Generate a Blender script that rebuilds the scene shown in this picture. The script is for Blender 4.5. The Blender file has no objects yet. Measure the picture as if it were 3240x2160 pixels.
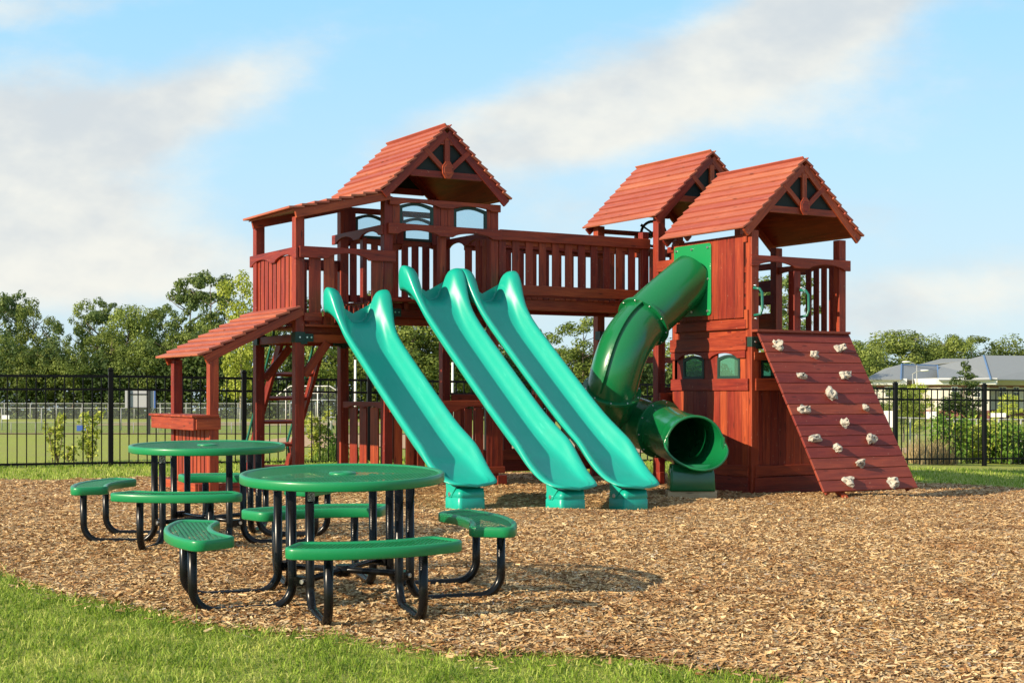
import bpy, bmesh, math, random
import numpy as np
from mathutils import Vector, Matrix
random.seed(7); RNG = np.random.default_rng(11)
S = bpy.context.scene
COL = S.collection
rad = math.radians

# ------------------------------------------------------------------ camera
YAW = rad(30.953)
cam_d = bpy.data.cameras.new('camera'); cam = bpy.data.objects.new('camera', cam_d); COL.objects.link(cam)
cam.location = (0, 0, 1.2); cam.rotation_euler = (rad(90), 0, -YAW)
cam_d.sensor_width = 36; cam_d.lens = 4586 / 3240 * 36
cam_d.shift_y = (1238 - 1080) / 3240
cam_d.clip_end = 2000; cam_d.clip_start = 0.05
S.camera = cam
RT = np.array([math.cos(YAW), -math.sin(YAW), 0.0]); FW = np.array([math.sin(YAW), math.cos(YAW), 0.0])

# ------------------------------------------------------------------ light
SUN_EL, SUN_AZ = 24.0, -93.0     # azimuth from +Y towards +X of the direction TO the sun
S.view_settings.view_transform = 'Standard'; S.view_settings.look = 'None'
S.view_settings.gamma = 1; S.view_settings.exposure = 0.62
sun_d = bpy.data.lights.new('sun', 'SUN'); sun_d.energy = 5.0; sun_d.angle = rad(0.5); sun_d.color = (1, .85, .63)
sun = bpy.data.objects.new('sun', sun_d); COL.objects.link(sun)
tosun = Vector((math.sin(rad(SUN_AZ)) * math.cos(rad(SUN_EL)), math.cos(rad(SUN_AZ)) * math.cos(rad(SUN_EL)), math.sin(rad(SUN_EL))))
sun.rotation_euler = tosun.to_track_quat('Z', 'Y').to_euler()

class NT:
    """small helper around a node tree"""
    def __init__(s, nt): s.t = nt; nt.nodes.clear()
    def n(s, typ, ins=None, **kw):
        nd = s.t.nodes.new(typ)
        for k, v in kw.items(): setattr(nd, k, v)
        for k, v in (ins or {}).items(): s.set(nd.inputs[k], v)
        return nd
    def set(s, sock, v):
        if isinstance(v, bpy.types.NodeSocket): s.t.links.new(v, sock)
        elif isinstance(v, bpy.types.Node): s.t.links.new(v.outputs[0], sock)
        else:
            if sock.type == 'RGBA' and len(v) == 3: v = (*v, 1)
            sock.default_value = v
    def math(s, op, a, b=0.0, c=None, clamp=False):
        nd = s.n('ShaderNodeMath', operation=op, use_clamp=clamp); s.set(nd.inputs[0], a); s.set(nd.inputs[1], b)
        if c is not None: s.set(nd.inputs[2], c)
        return nd.outputs[0]
    def mix(s, f, a, b, blend='MIX'):
        nd = s.n('ShaderNodeMix', data_type='RGBA', blend_type=blend)
        s.set(nd.inputs[0], f); s.set(nd.inputs[6], a); s.set(nd.inputs[7], b); return nd.outputs[2]
    def ramp(s, f, stops, interp='LINEAR'):
        nd = s.n('ShaderNodeValToRGB'); s.set(nd.inputs[0], f); cr = nd.color_ramp; cr.interpolation = interp
        while len(cr.elements) < len(stops): cr.elements.new(.5)
        for e, (p, c) in zip(cr.elements, stops): e.position = p; e.color = (*c, 1) if len(c) == 3 else c
        return nd.outputs[0]
    def smooth(s, x, a, b):
        nd = s.n('ShaderNodeMapRange', interpolation_type='SMOOTHSTEP')
        s.set(nd.inputs[0], x); nd.inputs[1].default_value = a; nd.inputs[2].default_value = b; return nd.outputs[0]

world = bpy.data.worlds.new('World'); S.world = world; world.use_nodes = True
def build_world():
    w = NT(world.node_tree)
    sky = w.n('ShaderNodeTexSky', sky_type='NISHITA', sun_disc=False, sun_elevation=rad(SUN_EL), sun_rotation=rad(SUN_AZ), air_density=1.0, dust_density=0.6, ozone_density=1.6)
    tc = w.n('ShaderNodeTexCoord')
    def dot(v):
        nd = w.n('ShaderNodeVectorMath', operation='DOT_PRODUCT'); w.set(nd.inputs[0], tc.outputs['Generated']); nd.inputs[1].default_value = tuple(v); return nd.outputs['Value']
    f = w.math('MAXIMUM', dot(FW), .02); px = w.math('DIVIDE', dot(RT), f); py = w.math('DIVIDE', dot((0, 0, 1)), f)
    P = w.n('ShaderNodeCombineXYZ', {0: px, 1: py})
    def noise(scale, sx, sy, det=6, rough=.55, off=0):
        m = w.n('ShaderNodeMapping'); w.set(m.inputs[0], P); m.inputs['Scale'].default_value = (sx, sy, 1); m.inputs['Location'].default_value = (off, off * .7, off)
        m.inputs['Rotation'].default_value = (0, 0, rad(14))
        n_ = w.n('ShaderNodeTexNoise', {'Scale': scale, 'Detail': det, 'Roughness': rough}); w.set(n_.inputs['Vector'], m.outputs[0]); return n_.outputs['Fac']
    nb = noise(5, 1, 2.1); nd_ = noise(17, 1, 1.9, 9, .66, 3.1)
    def blob(u, v, ru, rv, rot, amp):
        cx, cy = (u - 1620) / 4586, (1238 - v) / 4586
        m = w.n('ShaderNodeMapping', vector_type='TEXTURE'); w.set(m.inputs[0], P)
        m.inputs['Location'].default_value = (cx, cy, 0); m.inputs['Rotation'].default_value = (0, 0, rad(rot)); m.inputs['Scale'].default_value = (ru / 4586, rv / 4586, 1)
        l = w.n('ShaderNodeVectorMath', operation='LENGTH'); w.set(l.inputs[0], m.outputs[0])
        return w.math('MULTIPLY', w.smooth(l.outputs['Value'], 1.45, .1), amp)
    tot = 0.0
    for b in [(60, 520, 760, 330, 12, 1.05), (640, 300, 420, 130, 22, .7), (80, 780, 620, 220, 0, .8), (2200, 230, 980, 230, 20, 1.0), (2620, 20, 480, 150, 25, .7), (1640, 420, 620, 140, 10, .7),
              (2700, 320, 480, 190, 10, .45), (480, 880, 720, 130, 4, .55), (3020, 930, 600, 150, 6, .85), (2750, 690, 360, 100, 5, .5), (1780, 690, 300, 90, 10, .45), (120, 20, 520, 70, 6, .55), (1700, 970, 560, 80, 0, .5)]:
        tot = w.math('ADD', tot, blob(*b))
    tot = w.math('MINIMUM', tot, 1.15)
    den = w.math('ADD', tot, w.math('MULTIPLY', w.math('SUBTRACT', nb, .5), 1.3)); den = w.math('ADD', den, w.math('MULTIPLY', w.math('SUBTRACT', nd_, .5), .8))
    mask = w.math('MULTIPLY', w.smooth(den, .05, 1.08), .90)
    # clear sky: pale cyan, paler at the horizon; unseen upper sky greyed to tint the shade neutral
    up = dot((0, 0, 1))
    grade = w.ramp(w.smooth(up, -.02, .50), [(0, (.62, .78, .86)), (.25, (.50, .78, .97)), (.68, (.31, .69, 1.0)), (.86, (.40, .58, .82)), (1, (.42, .52, .66))])
    lum = w.n('ShaderNodeRGBToBW'); w.set(lum.inputs[0], sky.outputs[0])
    skyc = w.mix(.85, sky.outputs[0], w.mix(1.0, grade, (10.6, 10.6, 10.6), 'MULTIPLY'))
    shade = noise(9, 1, 1.6, 5, .55, 7.7)
    cl = w.mix(w.smooth(shade, .33, .68), (6.5, 6.8, 6.95), (9.0, 8.75, 7.9))
    final = w.mix(mask, skyc, cl)
    bg = w.n('ShaderNodeBackground', {'Color': final, 'Strength': .070})
    w.n('ShaderNodeOutputWorld', {'Surface': bg.outputs[0]})
build_world()

# ------------------------------------------------------------------ ground height (world metres)
DP = np.array([0, 5, 8.5, 11.3, 14.5, 17, 21, 26]); DZ = np.array([-.14, -.08, .005, .06, .01, 0, 0, 0])
def gz(x, y):
    x = np.asarray(x, float); y = np.asarray(y, float)
    lat = x * RT[0] + y * RT[1]; dep = x * FW[0] + y * FW[1]
    z = np.interp(dep, DP, DZ) - .012 * np.maximum(0, dep - 26)
    l1 = lat + .5; z = z - np.minimum(.40, .0265 * (np.sqrt(l1 * l1 + 4) + l1) / 2)
    return z
def W(lat, dep, z=None):
    p = RT * lat + FW * dep
    return np.array([p[0], p[1], float(gz(p[0], p[1])) if z is None else z])
def far(u, v, dep):     # where a far thing stands, from the survey of the photo's directions
    return RT * ((u - 1620) / 4586 * dep) + FW * dep + np.array([0, 0, 1.2 + (1238 - v) / 4586 * dep])

# ------------------------------------------------------------------ mesh builder
class MB:
    def __init__(s): s.v = []; s.f = []; s.uv = []; s.r = []; s.sm = []; s.mi = []
    def face(s, idx, uv=None, r=0.5, sm=False, mi=0):
        s.f.append(tuple(idx)); s.uv.append(uv or [(0, 0)] * len(idx)); s.r.append(r); s.sm.append(sm); s.mi.append(mi)
    def obox(s, c, ax, ay, az, L, Wd, H, r=None, mi=0):
        """box centred at c; ax,ay,az unit axes; full sizes. grain runs along the longest side"""
        c = np.array(c, float); A = [np.array(a, float) for a in (ax, ay, az)]; D = [L, Wd, H]
        r = random.random() if r is None else r; off = random.random() * 40, random.random() * 40
        b = len(s.v)
        for i in (-1, 1):
            for j in (-1, 1):
                for k in (-1, 1): s.v.append(c + A[0] * i * L / 2 + A[1] * j * Wd / 2 + A[2] * k * H / 2)
        lo = int(np.argmax(D))
        sg = [(i, j, k) for i in (-.5, .5) for j in (-.5, .5) for k in (-.5, .5)]
        fl = np.dot(np.cross(A[0], A[1]), A[2]) < 0
        for q, n in (((0, 1, 3, 2), 0), ((4, 6, 7, 5), 0), ((0, 4, 5, 1), 1), ((2, 3, 7, 6), 1), ((0, 2, 6, 4), 2), ((1, 5, 7, 3), 2)):
            ot = [a for a in (0, 1, 2) if a != n]
            if lo in ot: a1 = lo; a2 = [a for a in ot if a != lo][0]
            else: a1, a2 = ot
            k1 = 1.0 if lo in ot else .15
            uv = [(sg[i][a1] * D[a1] * k1 + off[0], sg[i][a2] * D[a2] + off[1] + n * 3.3) for i in q]
            if fl: q = q[::-1]; uv = uv[::-1]
            s.face([b + i for i in q], uv, r, False, mi)
        return s
    def box(s, x0, x1, y0, y1, z0, z1, **k):
        return s.obox(((x0 + x1) / 2, (y0 + y1) / 2, (z0 + z1) / 2), (1, 0, 0), (0, 1, 0), (0, 0, 1), abs(x1 - x0), abs(y1 - y0), abs(z1 - z0), **k)
    def beam(s, p0, p1, w, t, side=(0, 1, 0), **k):
        """bar from p0 to p1: w across 'side', t across the third axis"""
        p0 = np.array(p0, float); p1 = np.array(p1, float); a = p1 - p0; L = np.linalg.norm(a); a /= L
        sd = np.array(side, float); sd -= a * (sd @ a); sd /= np.linalg.norm(sd)
        return s.obox((p0 + p1) / 2, a, sd, np.cross(a, sd), L, w, t, **k)
    def prism(s, pts, o, ax, ay, an, t, r=None, mi=0, sm=False):
        """flat outline pts (2-D) in plane o+ax*a+ay*b, thickened t along an"""
        o, ax, ay, an = (np.array(q, float) for q in (o, ax, ay, an)); n = len(pts); b = len(s.v)
        r = random.random() if r is None else r; off = random.random() * 40
        ar = sum(pts[i][0] * pts[(i + 1) % n][1] - pts[(i + 1) % n][0] * pts[i][1] for i in range(n))
        if (ar < 0) != (np.dot(np.cross(ax, ay), an) < 0): pts = pts[::-1]
        for k in (0, 1):
            for p in pts: s.v.append(o + ax * p[0] + ay * p[1] + an * t * k)
        uv = [(p[0] + off, p[1] + off) for p in pts]
        s.face([b + n + i for i in range(n)], uv, r, False, mi); s.face([b + i for i in range(n)][::-1], uv[::-1], r, False, mi)
        for i in range(n):
            j = (i + 1) % n
            s.face((b + i, b + j, b + n + j, b + n + i), [(uv[i][0], uv[i][1]), (uv[j][0], uv[j][1]), (uv[j][0], uv[j][1] + t), (uv[i][0], uv[i][1] + t)], r, sm, mi)
        return s
    def loft(s, rings, closed=True, caps=(True, True), r=.5, mi=0, sm=True):
        b = len(s.v); m = len(rings[0])
        for q in rings: s.v.extend(np.array(p, float) for p in q)
        for i in range(len(rings) - 1):
            for j in range(m if closed else m - 1):
                k = (j + 1) % m
                s.face((b + i * m + j, b + i * m + k, b + (i + 1) * m + k, b + (i + 1) * m + j), [(i, j), (i, j + 1), (i + 1, j + 1), (i + 1, j)], r, sm, mi)
        if closed and caps[0]: s.face([b + j for j in range(m)][::-1], None, r, False, mi)
        if closed and caps[1]: s.face([b + (len(rings) - 1) * m + j for j in range(m)], None, r, False, mi)
        return s
    def tube(s, path, rr, n=12, caps=(True, True), mi=0, r=.5):
        P = [np.array(p, float) for p in path]; rings = []; u = None
        for i, p in enumerate(P):
            t = P[min(i + 1, len(P) - 1)] - P[max(i - 1, 0)]; t /= np.linalg.norm(t)
            if u is None: u = np.cross(t, (0, 0, 1) if abs(t[2]) < .9 else (1, 0, 0))
            u = u - t * (u @ t); u /= np.linalg.norm(u); w = np.cross(t, u)
            q = rr[i] if hasattr(rr, '__len__') else rr
            rings.append([p + (u * math.cos(2 * math.pi * k / n) + w * math.sin(2 * math.pi * k / n)) * q for k in range(n)])
        return s.loft(rings, True, caps, r, mi)
    def build(s, name, mats, parent=None, bevel=0, seg=1, origin=None):
        if not isinstance(mats, (list, tuple)): mats = [mats]
        o0 = np.array(origin if origin is not None else (worldloc(parent) if parent else (0, 0, 0)), float)
        me = bpy.data.meshes.new(name); V = np.array(s.v) - o0
        me.from_pydata([tuple(p) for p in V], [], s.f)
        uvl = me.uv_layers.new(name='grain'); uvl.data.foreach_set('uv', np.array([c for f in s.uv for c in f], dtype=np.float32).ravel())
        at = me.attributes.new('rnd', 'FLOAT', 'FACE'); at.data.foreach_set('value', np.array(s.r, dtype=np.float32))
        me.polygons.foreach_set('use_smooth', np.array(s.sm, dtype=bool)); me.polygons.foreach_set('material_index', np.array(s.mi, dtype=np.int32))
        for m in mats: me.materials.append(m)
        me.validate(); me.update()
        ob = bpy.data.objects.new(name, me); COL.objects.link(ob)
        if parent: ob.parent = parent; ob.location = (0, 0, 0) if origin is None else Vector(o0 - worldloc(parent))
        elif origin is not None: ob.location = o0
        if bevel:
            b = ob.modifiers.new('bevel', 'BEVEL'); b.width = bevel; b.segments = seg; b.limit_method = 'ANGLE'; b.angle_limit = rad(40); b.use_clamp_overlap = True
        return ob
def worldloc(o):
    p = np.zeros(3)
    while o: p += np.array(o.location); o = o.parent
    return p
def tag(o, label=None, cat=None, group=None, kind=None):
    if label: o['label'] = label
    if cat: o['category'] = cat
    if group: o['group'] = group
    if kind: o['kind'] = kind
    return o
def empty(name, loc, rz=0): 
    o = bpy.data.objects.new(name, None); COL.objects.link(o); o.location = loc; o.rotation_euler = (0, 0, rz); o.empty_display_size = .2; return o
def copy_tree(o, parent=None):
    c = o.copy(); COL.objects.link(c)
    if parent: c.parent = parent
    for ch in o.children: copy_tree(ch, c)
    return c
def fast_mesh(name, V, F, n, mat, smooth=False, rnd=None):
    """numpy mesh of n-gons"""
    me = bpy.data.meshes.new(name); me.vertices.add(len(V)); me.vertices.foreach_set('co', np.asarray(V, np.float32).ravel())
    me.loops.add(len(F) * n); me.loops.foreach_set('vertex_index', np.asarray(F, np.int32).ravel())
    me.polygons.add(len(F)); me.polygons.foreach_set('loop_start', np.arange(0, len(F) * n, n, dtype=np.int32))
    try: me.polygons.foreach_set('loop_total', np.full(len(F), n, dtype=np.int32))
    except Exception: pass
    if smooth: me.polygons.foreach_set('use_smooth', np.ones(len(F), bool))
    if rnd is not None:
        a = me.attributes.new('rnd', 'FLOAT', 'FACE'); a.data.foreach_set('value', np.asarray(rnd, np.float32))
    me.materials.append(mat); me.update(calc_edges=True); return me

# ------------------------------------------------------------------ materials
def mat(name):
    m = bpy.data.materials.new(name); m.use_nodes = True; return m, NT(m.node_tree)
def finish(t, **k):
    bump = k.pop('bump', None); p = t.n('ShaderNodeBsdfPrincipled')
    for a, v in k.items(): t.set(p.inputs[a.replace('_', ' ')], v)
    if bump is not None:
        b = t.n('ShaderNodeBump', {'Strength': bump[1], 'Distance': bump[2]}); t.set(b.inputs['Height'], bump[0]); t.set(p.inputs['Normal'], b.outputs[0])
    t.n('ShaderNodeOutputMaterial', {'Surface': p.outputs[0]}); return p
def wood(name, dark, mid, light, fade=0.0, rough=.5, vary=.44):
    m, t = mat(name)
    uv = t.n('ShaderNodeUVMap', uv_map='grain'); rn = t.n('ShaderNodeAttribute', attribute_name='rnd')
    def g(sx, sy, det, dist=0):
        mp = t.n('ShaderNodeMapping'); t.set(mp.inputs[0], uv.outputs[0]); mp.inputs['Scale'].default_value = (sx, sy, 1)
        nn = t.n('ShaderNodeTexNoise', {'Scale': 1.0, 'Detail': det, 'Roughness': .6, 'Distortion': dist}); t.set(nn.inputs['Vector'], mp.outputs[0]); return nn.outputs['Fac']
    fine = g(3, 110, 4, .6); broad = g(1.3, 14, 3, .9)
    tc = t.n('ShaderNodeTexCoord'); wn = t.n('ShaderNodeTexNoise', {'Scale': 2.3, 'Detail': 5, 'Roughness': .6}); t.set(wn.inputs['Vector'], tc.outputs['Object'])
    a = t.math('ADD', t.math('MULTIPLY', fine, .42), t.math('MULTIPLY', broad, .58))
    c = t.ramp(a, [(.30, dark), (.5, mid), (.72, light)])
    bv = t.n('ShaderNodeHueSaturation', {'Color': c}); t.set(bv.inputs['Value'], t.math('ADD', 1 - vary / 2, t.math('MULTIPLY', rn.outputs['Fac'], vary)))
    t.set(bv.inputs['Hue'], t.math('ADD', .492, t.math('MULTIPLY', rn.outputs['Fac'], .014)))
    c = bv.outputs[0]
    c = t.mix(t.math('MULTIPLY', t.smooth(wn.outputs['Fac'], .5, .75), .25 + fade), c, (light[0] * 1.15, light[1] * 1.5, light[2] * 1.6))
    mk = t.n('ShaderNodeMapping'); t.set(mk.inputs[0], uv.outputs[0]); mk.inputs['Scale'].default_value = (2.6, 11, 1)
    vk = t.n('ShaderNodeTexVoronoi', {'Scale': 1.0, 'Randomness': 1.0}); t.set(vk.inputs['Vector'], mk.outputs[0])
    c = t.mix(t.math('MULTIPLY', t.smooth(vk.outputs['Distance'], .17, .05), .7), c, (dark[0] * .35, dark[1] * .4, dark[2] * .4))
    sp = t.n('ShaderNodeTexNoise', {'Scale': 38.0, 'Detail': 2}); t.set(sp.inputs['Vector'], tc.outputs['Object'])
    c = t.mix(t.math('MULTIPLY', t.smooth(sp.outputs['Fac'], .69, .76), .45), c, (.50, .30, .20))
    finish(t, Base_Color=c, Roughness=t.math('ADD', rough - .1, t.math('MULTIPLY', a, .25)), Specular_IOR_Level=.35, bump=(a, .3, .004))
    return m
WOOD = wood('redwood_stain', (.088, .011, .006), (.245, .032, .012), (.40, .070, .021), -.12, .5, .58)
WOODR = wood('faded_roof_wood', (.26, .062, .036), (.35, .094, .055), (.44, .134, .080), .02, .6, .20)
WOODC = wood('climbing_wall_wood', (.11, .015, .010), (.20, .032, .018), (.30, .052, .028), -.08)
PINE = wood('untreated_timber', (.36, .22, .11), (.52, .36, .20), (.62, .46, .28), .1, .7)
def plastic(name, col, rough=.3, coat=.0, scuff=.0, alongY=False, spec=.5):
    m, t = mat(name); tc = t.n('ShaderNodeTexCoord')
    n1 = t.n('ShaderNodeTexNoise', {'Scale': 3.0, 'Detail': 6, 'Roughness': .65}); t.set(n1.inputs['Vector'], tc.outputs['Object'])
    mp = t.n('ShaderNodeMapping'); t.set(mp.inputs[0], tc.outputs['Object']); mp.inputs['Scale'].default_value = (70, 4, 4) if alongY else (40, 40, 40)
    n2 = t.n('ShaderNodeTexNoise', {'Scale': 1.0, 'Detail': 4}); t.set(n2.inputs['Vector'], mp.outputs[0])
    c = t.mix(t.math('MULTIPLY', t.smooth(n2.outputs['Fac'], .58, .8), scuff), col, (min(1, col[0] * 2 + .06), min(1, col[1] * 1.25 + .05), min(1, col[2] * 1.3 + .05)))
    c = t.mix(t.math('MULTIPLY', t.smooth(n1.outputs['Fac'], .52, .75), .22), c, tuple(v * .62 for v in col))
    r = t.math('ADD', rough - .06, t.math('MULTIPLY', n1.outputs['Fac'], .18))
    finish(t, Base_Color=c, Roughness=r, Coat_Weight=coat, Coat_Roughness=.15, Specular_IOR_Level=spec, bump=(n1.outputs['Fac'], .05, .02))
    return m
TEAL = plastic('teal_slide_plastic', (.004, .36, .268), .36, .12, .5, True)
TUBEG = plastic('dark_green_plastic', (.004, .135, .040), .22, .35, .12)
PLATEG = plastic('green_plate_plastic', (.010, .24, .075), .3, .2, .1)
TABLEG = plastic('green_coated_steel', (.004, .215, .072), .34, .15, .22)
BRACKET = plastic('dark_green_bracket', (.006, .035, .026), .5)
HANDLE = plastic('green_handle_plastic', (.008, .13, .09), .35, .1)
BLACK = plastic('black_coated_steel', (.005, .005, .0055), .22, 0, .04, False, .28)
BLACKP = plastic('black_plastic', (.012, .013, .015), .4)
FENCEM = plastic('black_fence_paint', (.004, .004, .005), .4, 0, .03, False, .18)
STEEL = plastic('galvanised_steel', (.30, .31, .30), .5)
WHITEP = plastic('white_paint', (.78, .78, .76), .5)
BLUEP = plastic('blue_sign_paint', (.03, .10, .36), .5)
GREYP = plastic('grey_sheet_metal', (.34, .35, .38), .55)
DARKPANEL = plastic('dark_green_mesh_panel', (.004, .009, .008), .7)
def simple(name, col, rough=.7, var=.25, scale=20, metal=0):
    m, t = mat(name); tc = t.n('ShaderNodeTexCoord'); n = t.n('ShaderNodeTexNoise', {'Scale': scale, 'Detail': 5}); t.set(n.inputs['Vector'], tc.outputs['Object'])
    c = t.mix(n.outputs['Fac'], tuple(v * (1 - var) for v in col), tuple(min(1, v * (1 + var)) for v in col))
    finish(t, Base_Color=c, Roughness=rough, Metallic=metal); return m
BOLT = simple('bolt_steel', (.62, .62, .60), .3, .1, 50, .9)
def rockmat():
    m, t = mat('climbing_hold_resin'); tc = t.n('ShaderNodeTexCoord')
    v = t.n('ShaderNodeTexNoise', {'Scale': 26.0, 'Detail': 7, 'Roughness': .7}); t.set(v.inputs['Vector'], tc.outputs['Object'])
    c = t.ramp(v.outputs['Fac'], [(.36, (.08, .08, .085)), (.46, (.40, .37, .31)), (.7, (.56, .51, .42))])
    finish(t, Base_Color=c, Roughness=.8, bump=(v.outputs['Fac'], .45, .008)); return m
ROCK = rockmat()
def glassmat(name, col, alpha, rough=.15):
    m, t = mat(name); tr = t.n('ShaderNodeBsdfTransparent', {'Color': col}); 
    pr = t.n('ShaderNodeBsdfPrincipled', {'Base Color': tuple(v * .6 for v in col), 'Roughness': rough})
    mx = t.n('ShaderNodeMixShader', {0: alpha}); t.set(mx.inputs[1], tr.outputs[0]); t.set(mx.inputs[2], pr.outputs[0]); t.n('ShaderNodeOutputMaterial', {'Surface': mx.outputs[0]}); return m
CLEAR = glassmat('clear_window_plastic', (.86, .93, .95), .10)
GREENPANE = glassmat('green_window_plastic', (.30, .62, .45), .30, .25)
def chainmat():
    m, t = mat('chain_link'); tr = t.n('ShaderNodeBsdfTransparent'); pr = t.n('ShaderNodeBsdfPrincipled', {'Base Color': (.22, .24, .24, 1), 'Roughness': .5})
    mx = t.n('ShaderNodeMixShader', {0: .11}); t.set(mx.inputs[1], tr.outputs[0]); t.set(mx.inputs[2], pr.outputs[0]); t.n('ShaderNodeOutputMaterial', {'Surface': mx.outputs[0]}); return m
CHAIN = chainmat()
def screenmat():
    m, t = mat('green_wind_screen'); tr = t.n('ShaderNodeBsdfTransparent'); pr = t.n('ShaderNodeBsdfPrincipled', {'Base Color': (.07, .14, .05, 1), 'Roughness': .8})
    mx = t.n('ShaderNodeMixShader', {0: .38}); t.set(mx.inputs[1], tr.outputs[0]); t.set(mx.inputs[2], pr.outputs[0]); t.n('ShaderNodeOutputMaterial', {'Surface': mx.outputs[0]}); return m
SCREEN = screenmat()
def leafmat(name, a, b, c):
    m, t = mat(name); rn = t.n('ShaderNodeAttribute', attribute_name='rnd'); oi = t.n('ShaderNodeObjectInfo')
    col = t.ramp(rn.outputs['Fac'], [(0, a), (.55, b), (1, c)])
    hs = t.n('ShaderNodeHueSaturation', {'Color': col}); t.set(hs.inputs['Value'], t.math('ADD', .82, t.math('MULTIPLY', oi.outputs['Random'], .36)))
    df = t.n('ShaderNodeBsdfPrincipled', {'Base Color': hs.outputs[0], 'Roughness': .6, 'Specular IOR Level': .25})
    tl = t.n('ShaderNodeBsdfTranslucent', {'Color': hs.outputs[0]})
    mx = t.n('ShaderNodeMixShader', {0: .3}); t.set(mx.inputs[1], df.outputs[0]); t.set(mx.inputs[2], tl.outputs[0]); t.n('ShaderNodeOutputMaterial', {'Surface': mx.outputs[0]}); return m
LEAF = leafmat('broad_leaf_green', (.085, .13, .022), (.17, .225, .042), (.29, .34, .08))
LEAFY = leafmat('yellow_green_leaf', (.28, .33, .04), (.42, .48, .07), (.52, .55, .12))
PINEL = leafmat('pine_needles', (.06, .105, .028), (.135, .19, .05), (.24, .285, .085))
DARKL = leafmat('dark_undergrowth_leaf', (.028, .054, .013), (.06, .10, .022), (.13, .18, .04))
BUSHL = leafmat('bush_leaf', (.07, .15, .02), (.13, .24, .03), (.25, .33, .05))
ORANGEL = leafmat('autumn_leaf', (.22, .17, .03), (.34, .27, .04), (.42, .22, .05))
BLADE = leafmat('grass_blade', (.075, .145, .012), (.25, .36, .038), (.56, .56, .17))
DRYG = leafmat('dry_grass_blade', (.34, .25, .12), (.45, .34, .17), (.5, .42, .22))
BARK = simple('bark', (.13, .10, .075), .9, .4, 8)
PALEBARK = simple('pale_bark', (.30, .26, .20), .9, .3, 8)
def grassmat():
    m, t = mat('grass_ground'); tc = t.n('ShaderNodeTexCoord')
    n1 = t.n('ShaderNodeTexNoise', {'Scale': .35, 'Detail': 6, 'Roughness': .65}); t.set(n1.inputs['Vector'], tc.outputs['Object'])
    n2 = t.n('ShaderNodeTexNoise', {'Scale': 55.0, 'Detail': 4, 'Roughness': .7}); t.set(n2.inputs['Vector'], tc.outputs['Object'])
    c = t.ramp(n2.outputs['Fac'], [(.3, (.15, .19, .026)), (.5, (.31, .35, .06)), (.72, (.46, .47, .12))])
    c = t.mix(t.math('MULTIPLY', t.smooth(n1.outputs['Fac'], .42, .68), .5), c, (.30, .29, .09))
    finish(t, Base_Color=c, Roughness=.85, Specular_IOR_Level=.2, bump=(n2.outputs['Fac'], .6, .03)); return m
GRASSM = grassmat()
def mulchmat():
    m, t = mat('wood_mulch'); tc = t.n('ShaderNodeTexCoord')
    wv = t.n('ShaderNodeTexNoise', {'Scale': 9.0, 'Detail': 2}); t.set(wv.inputs['Vector'], tc.outputs['Object'])
    ds = t.n('ShaderNodeMix', data_type='VECTOR'); ds.inputs[0].default_value = .06; t.set(ds.inputs[4], tc.outputs['Object']); t.set(ds.inputs[5], wv.outputs['Color'])
    mp = t.n('ShaderNodeMapping'); t.set(mp.inputs[0], ds.outputs[1]); mp.inputs['Scale'].default_value = (38, 95, 40); mp.inputs['Rotation'].default_value = (0, 0, .5)
    v1 = t.n('ShaderNodeTexVoronoi', {'Scale': 1.0}); t.set(v1.inputs['Vector'], mp.outputs[0])
    hv = t.n('ShaderNodeSeparateColor'); t.set(hv.inputs[0], v1.outputs['Color'])
    c = t.ramp(hv.outputs[0], [(0, (.14, .062, .022)), (.25, (.30, .155, .06)), (.55, (.48, .29, .125)), (.85, (.62, .42, .21)), (1, (.70, .52, .30))])
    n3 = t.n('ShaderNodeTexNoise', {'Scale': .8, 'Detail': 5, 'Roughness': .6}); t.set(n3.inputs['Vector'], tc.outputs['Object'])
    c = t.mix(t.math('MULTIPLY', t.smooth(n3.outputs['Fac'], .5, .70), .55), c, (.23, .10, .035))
    finish(t, Base_Color=c, Roughness=.85, Specular_IOR_Level=.2, bump=(v1.outputs['Distance'], .8, .02)); return m
MULCH = mulchmat()
def chipmat():
    m, t = mat('wood_chip'); rn = t.n('ShaderNodeAttribute', attribute_name='rnd'); tc = t.n('ShaderNodeTexCoord')
    c = t.ramp(rn.outputs['Fac'], [(0, (.12, .055, .022)), (.12, (.29, .145, .06)), (.36, (.475, .285, .118)), (.7, (.60, .415, .205)), (.95, (.70, .53, .30)), (1, (.34, .30, .27))])
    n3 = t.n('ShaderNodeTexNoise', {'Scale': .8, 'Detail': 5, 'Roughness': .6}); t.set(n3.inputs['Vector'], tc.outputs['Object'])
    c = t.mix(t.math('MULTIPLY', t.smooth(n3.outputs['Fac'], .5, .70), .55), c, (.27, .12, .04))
    finish(t, Base_Color=c, Roughness=.8, Specular_IOR_Level=.25); return m
CHIP = chipmat()
DIRT = simple('infield_dirt', (.44, .29, .16), .95, .2, 3)
BROWND = simple('bare_earth', (.20, .11, .06), .95, .3, 5)
BRICK = simple('red_brick', (.24, .09, .07), .85, .2, 30)
CREAM = simple('cream_wall', (.66, .62, .55), .8, .06, 4)
TRIMW = simple('white_trim', (.78, .77, .74), .6, .04, 4)
ROOFG = simple('grey_metal_roof', (.23, .245, .245), .6, .06, 2)
RIDGEB = simple('blue_ridge_metal', (.12, .22, .40), .5, .05, 2)
WINDOWD = simple('dark_window_glass', (.03, .04, .06), .1, .1, 2)
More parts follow.
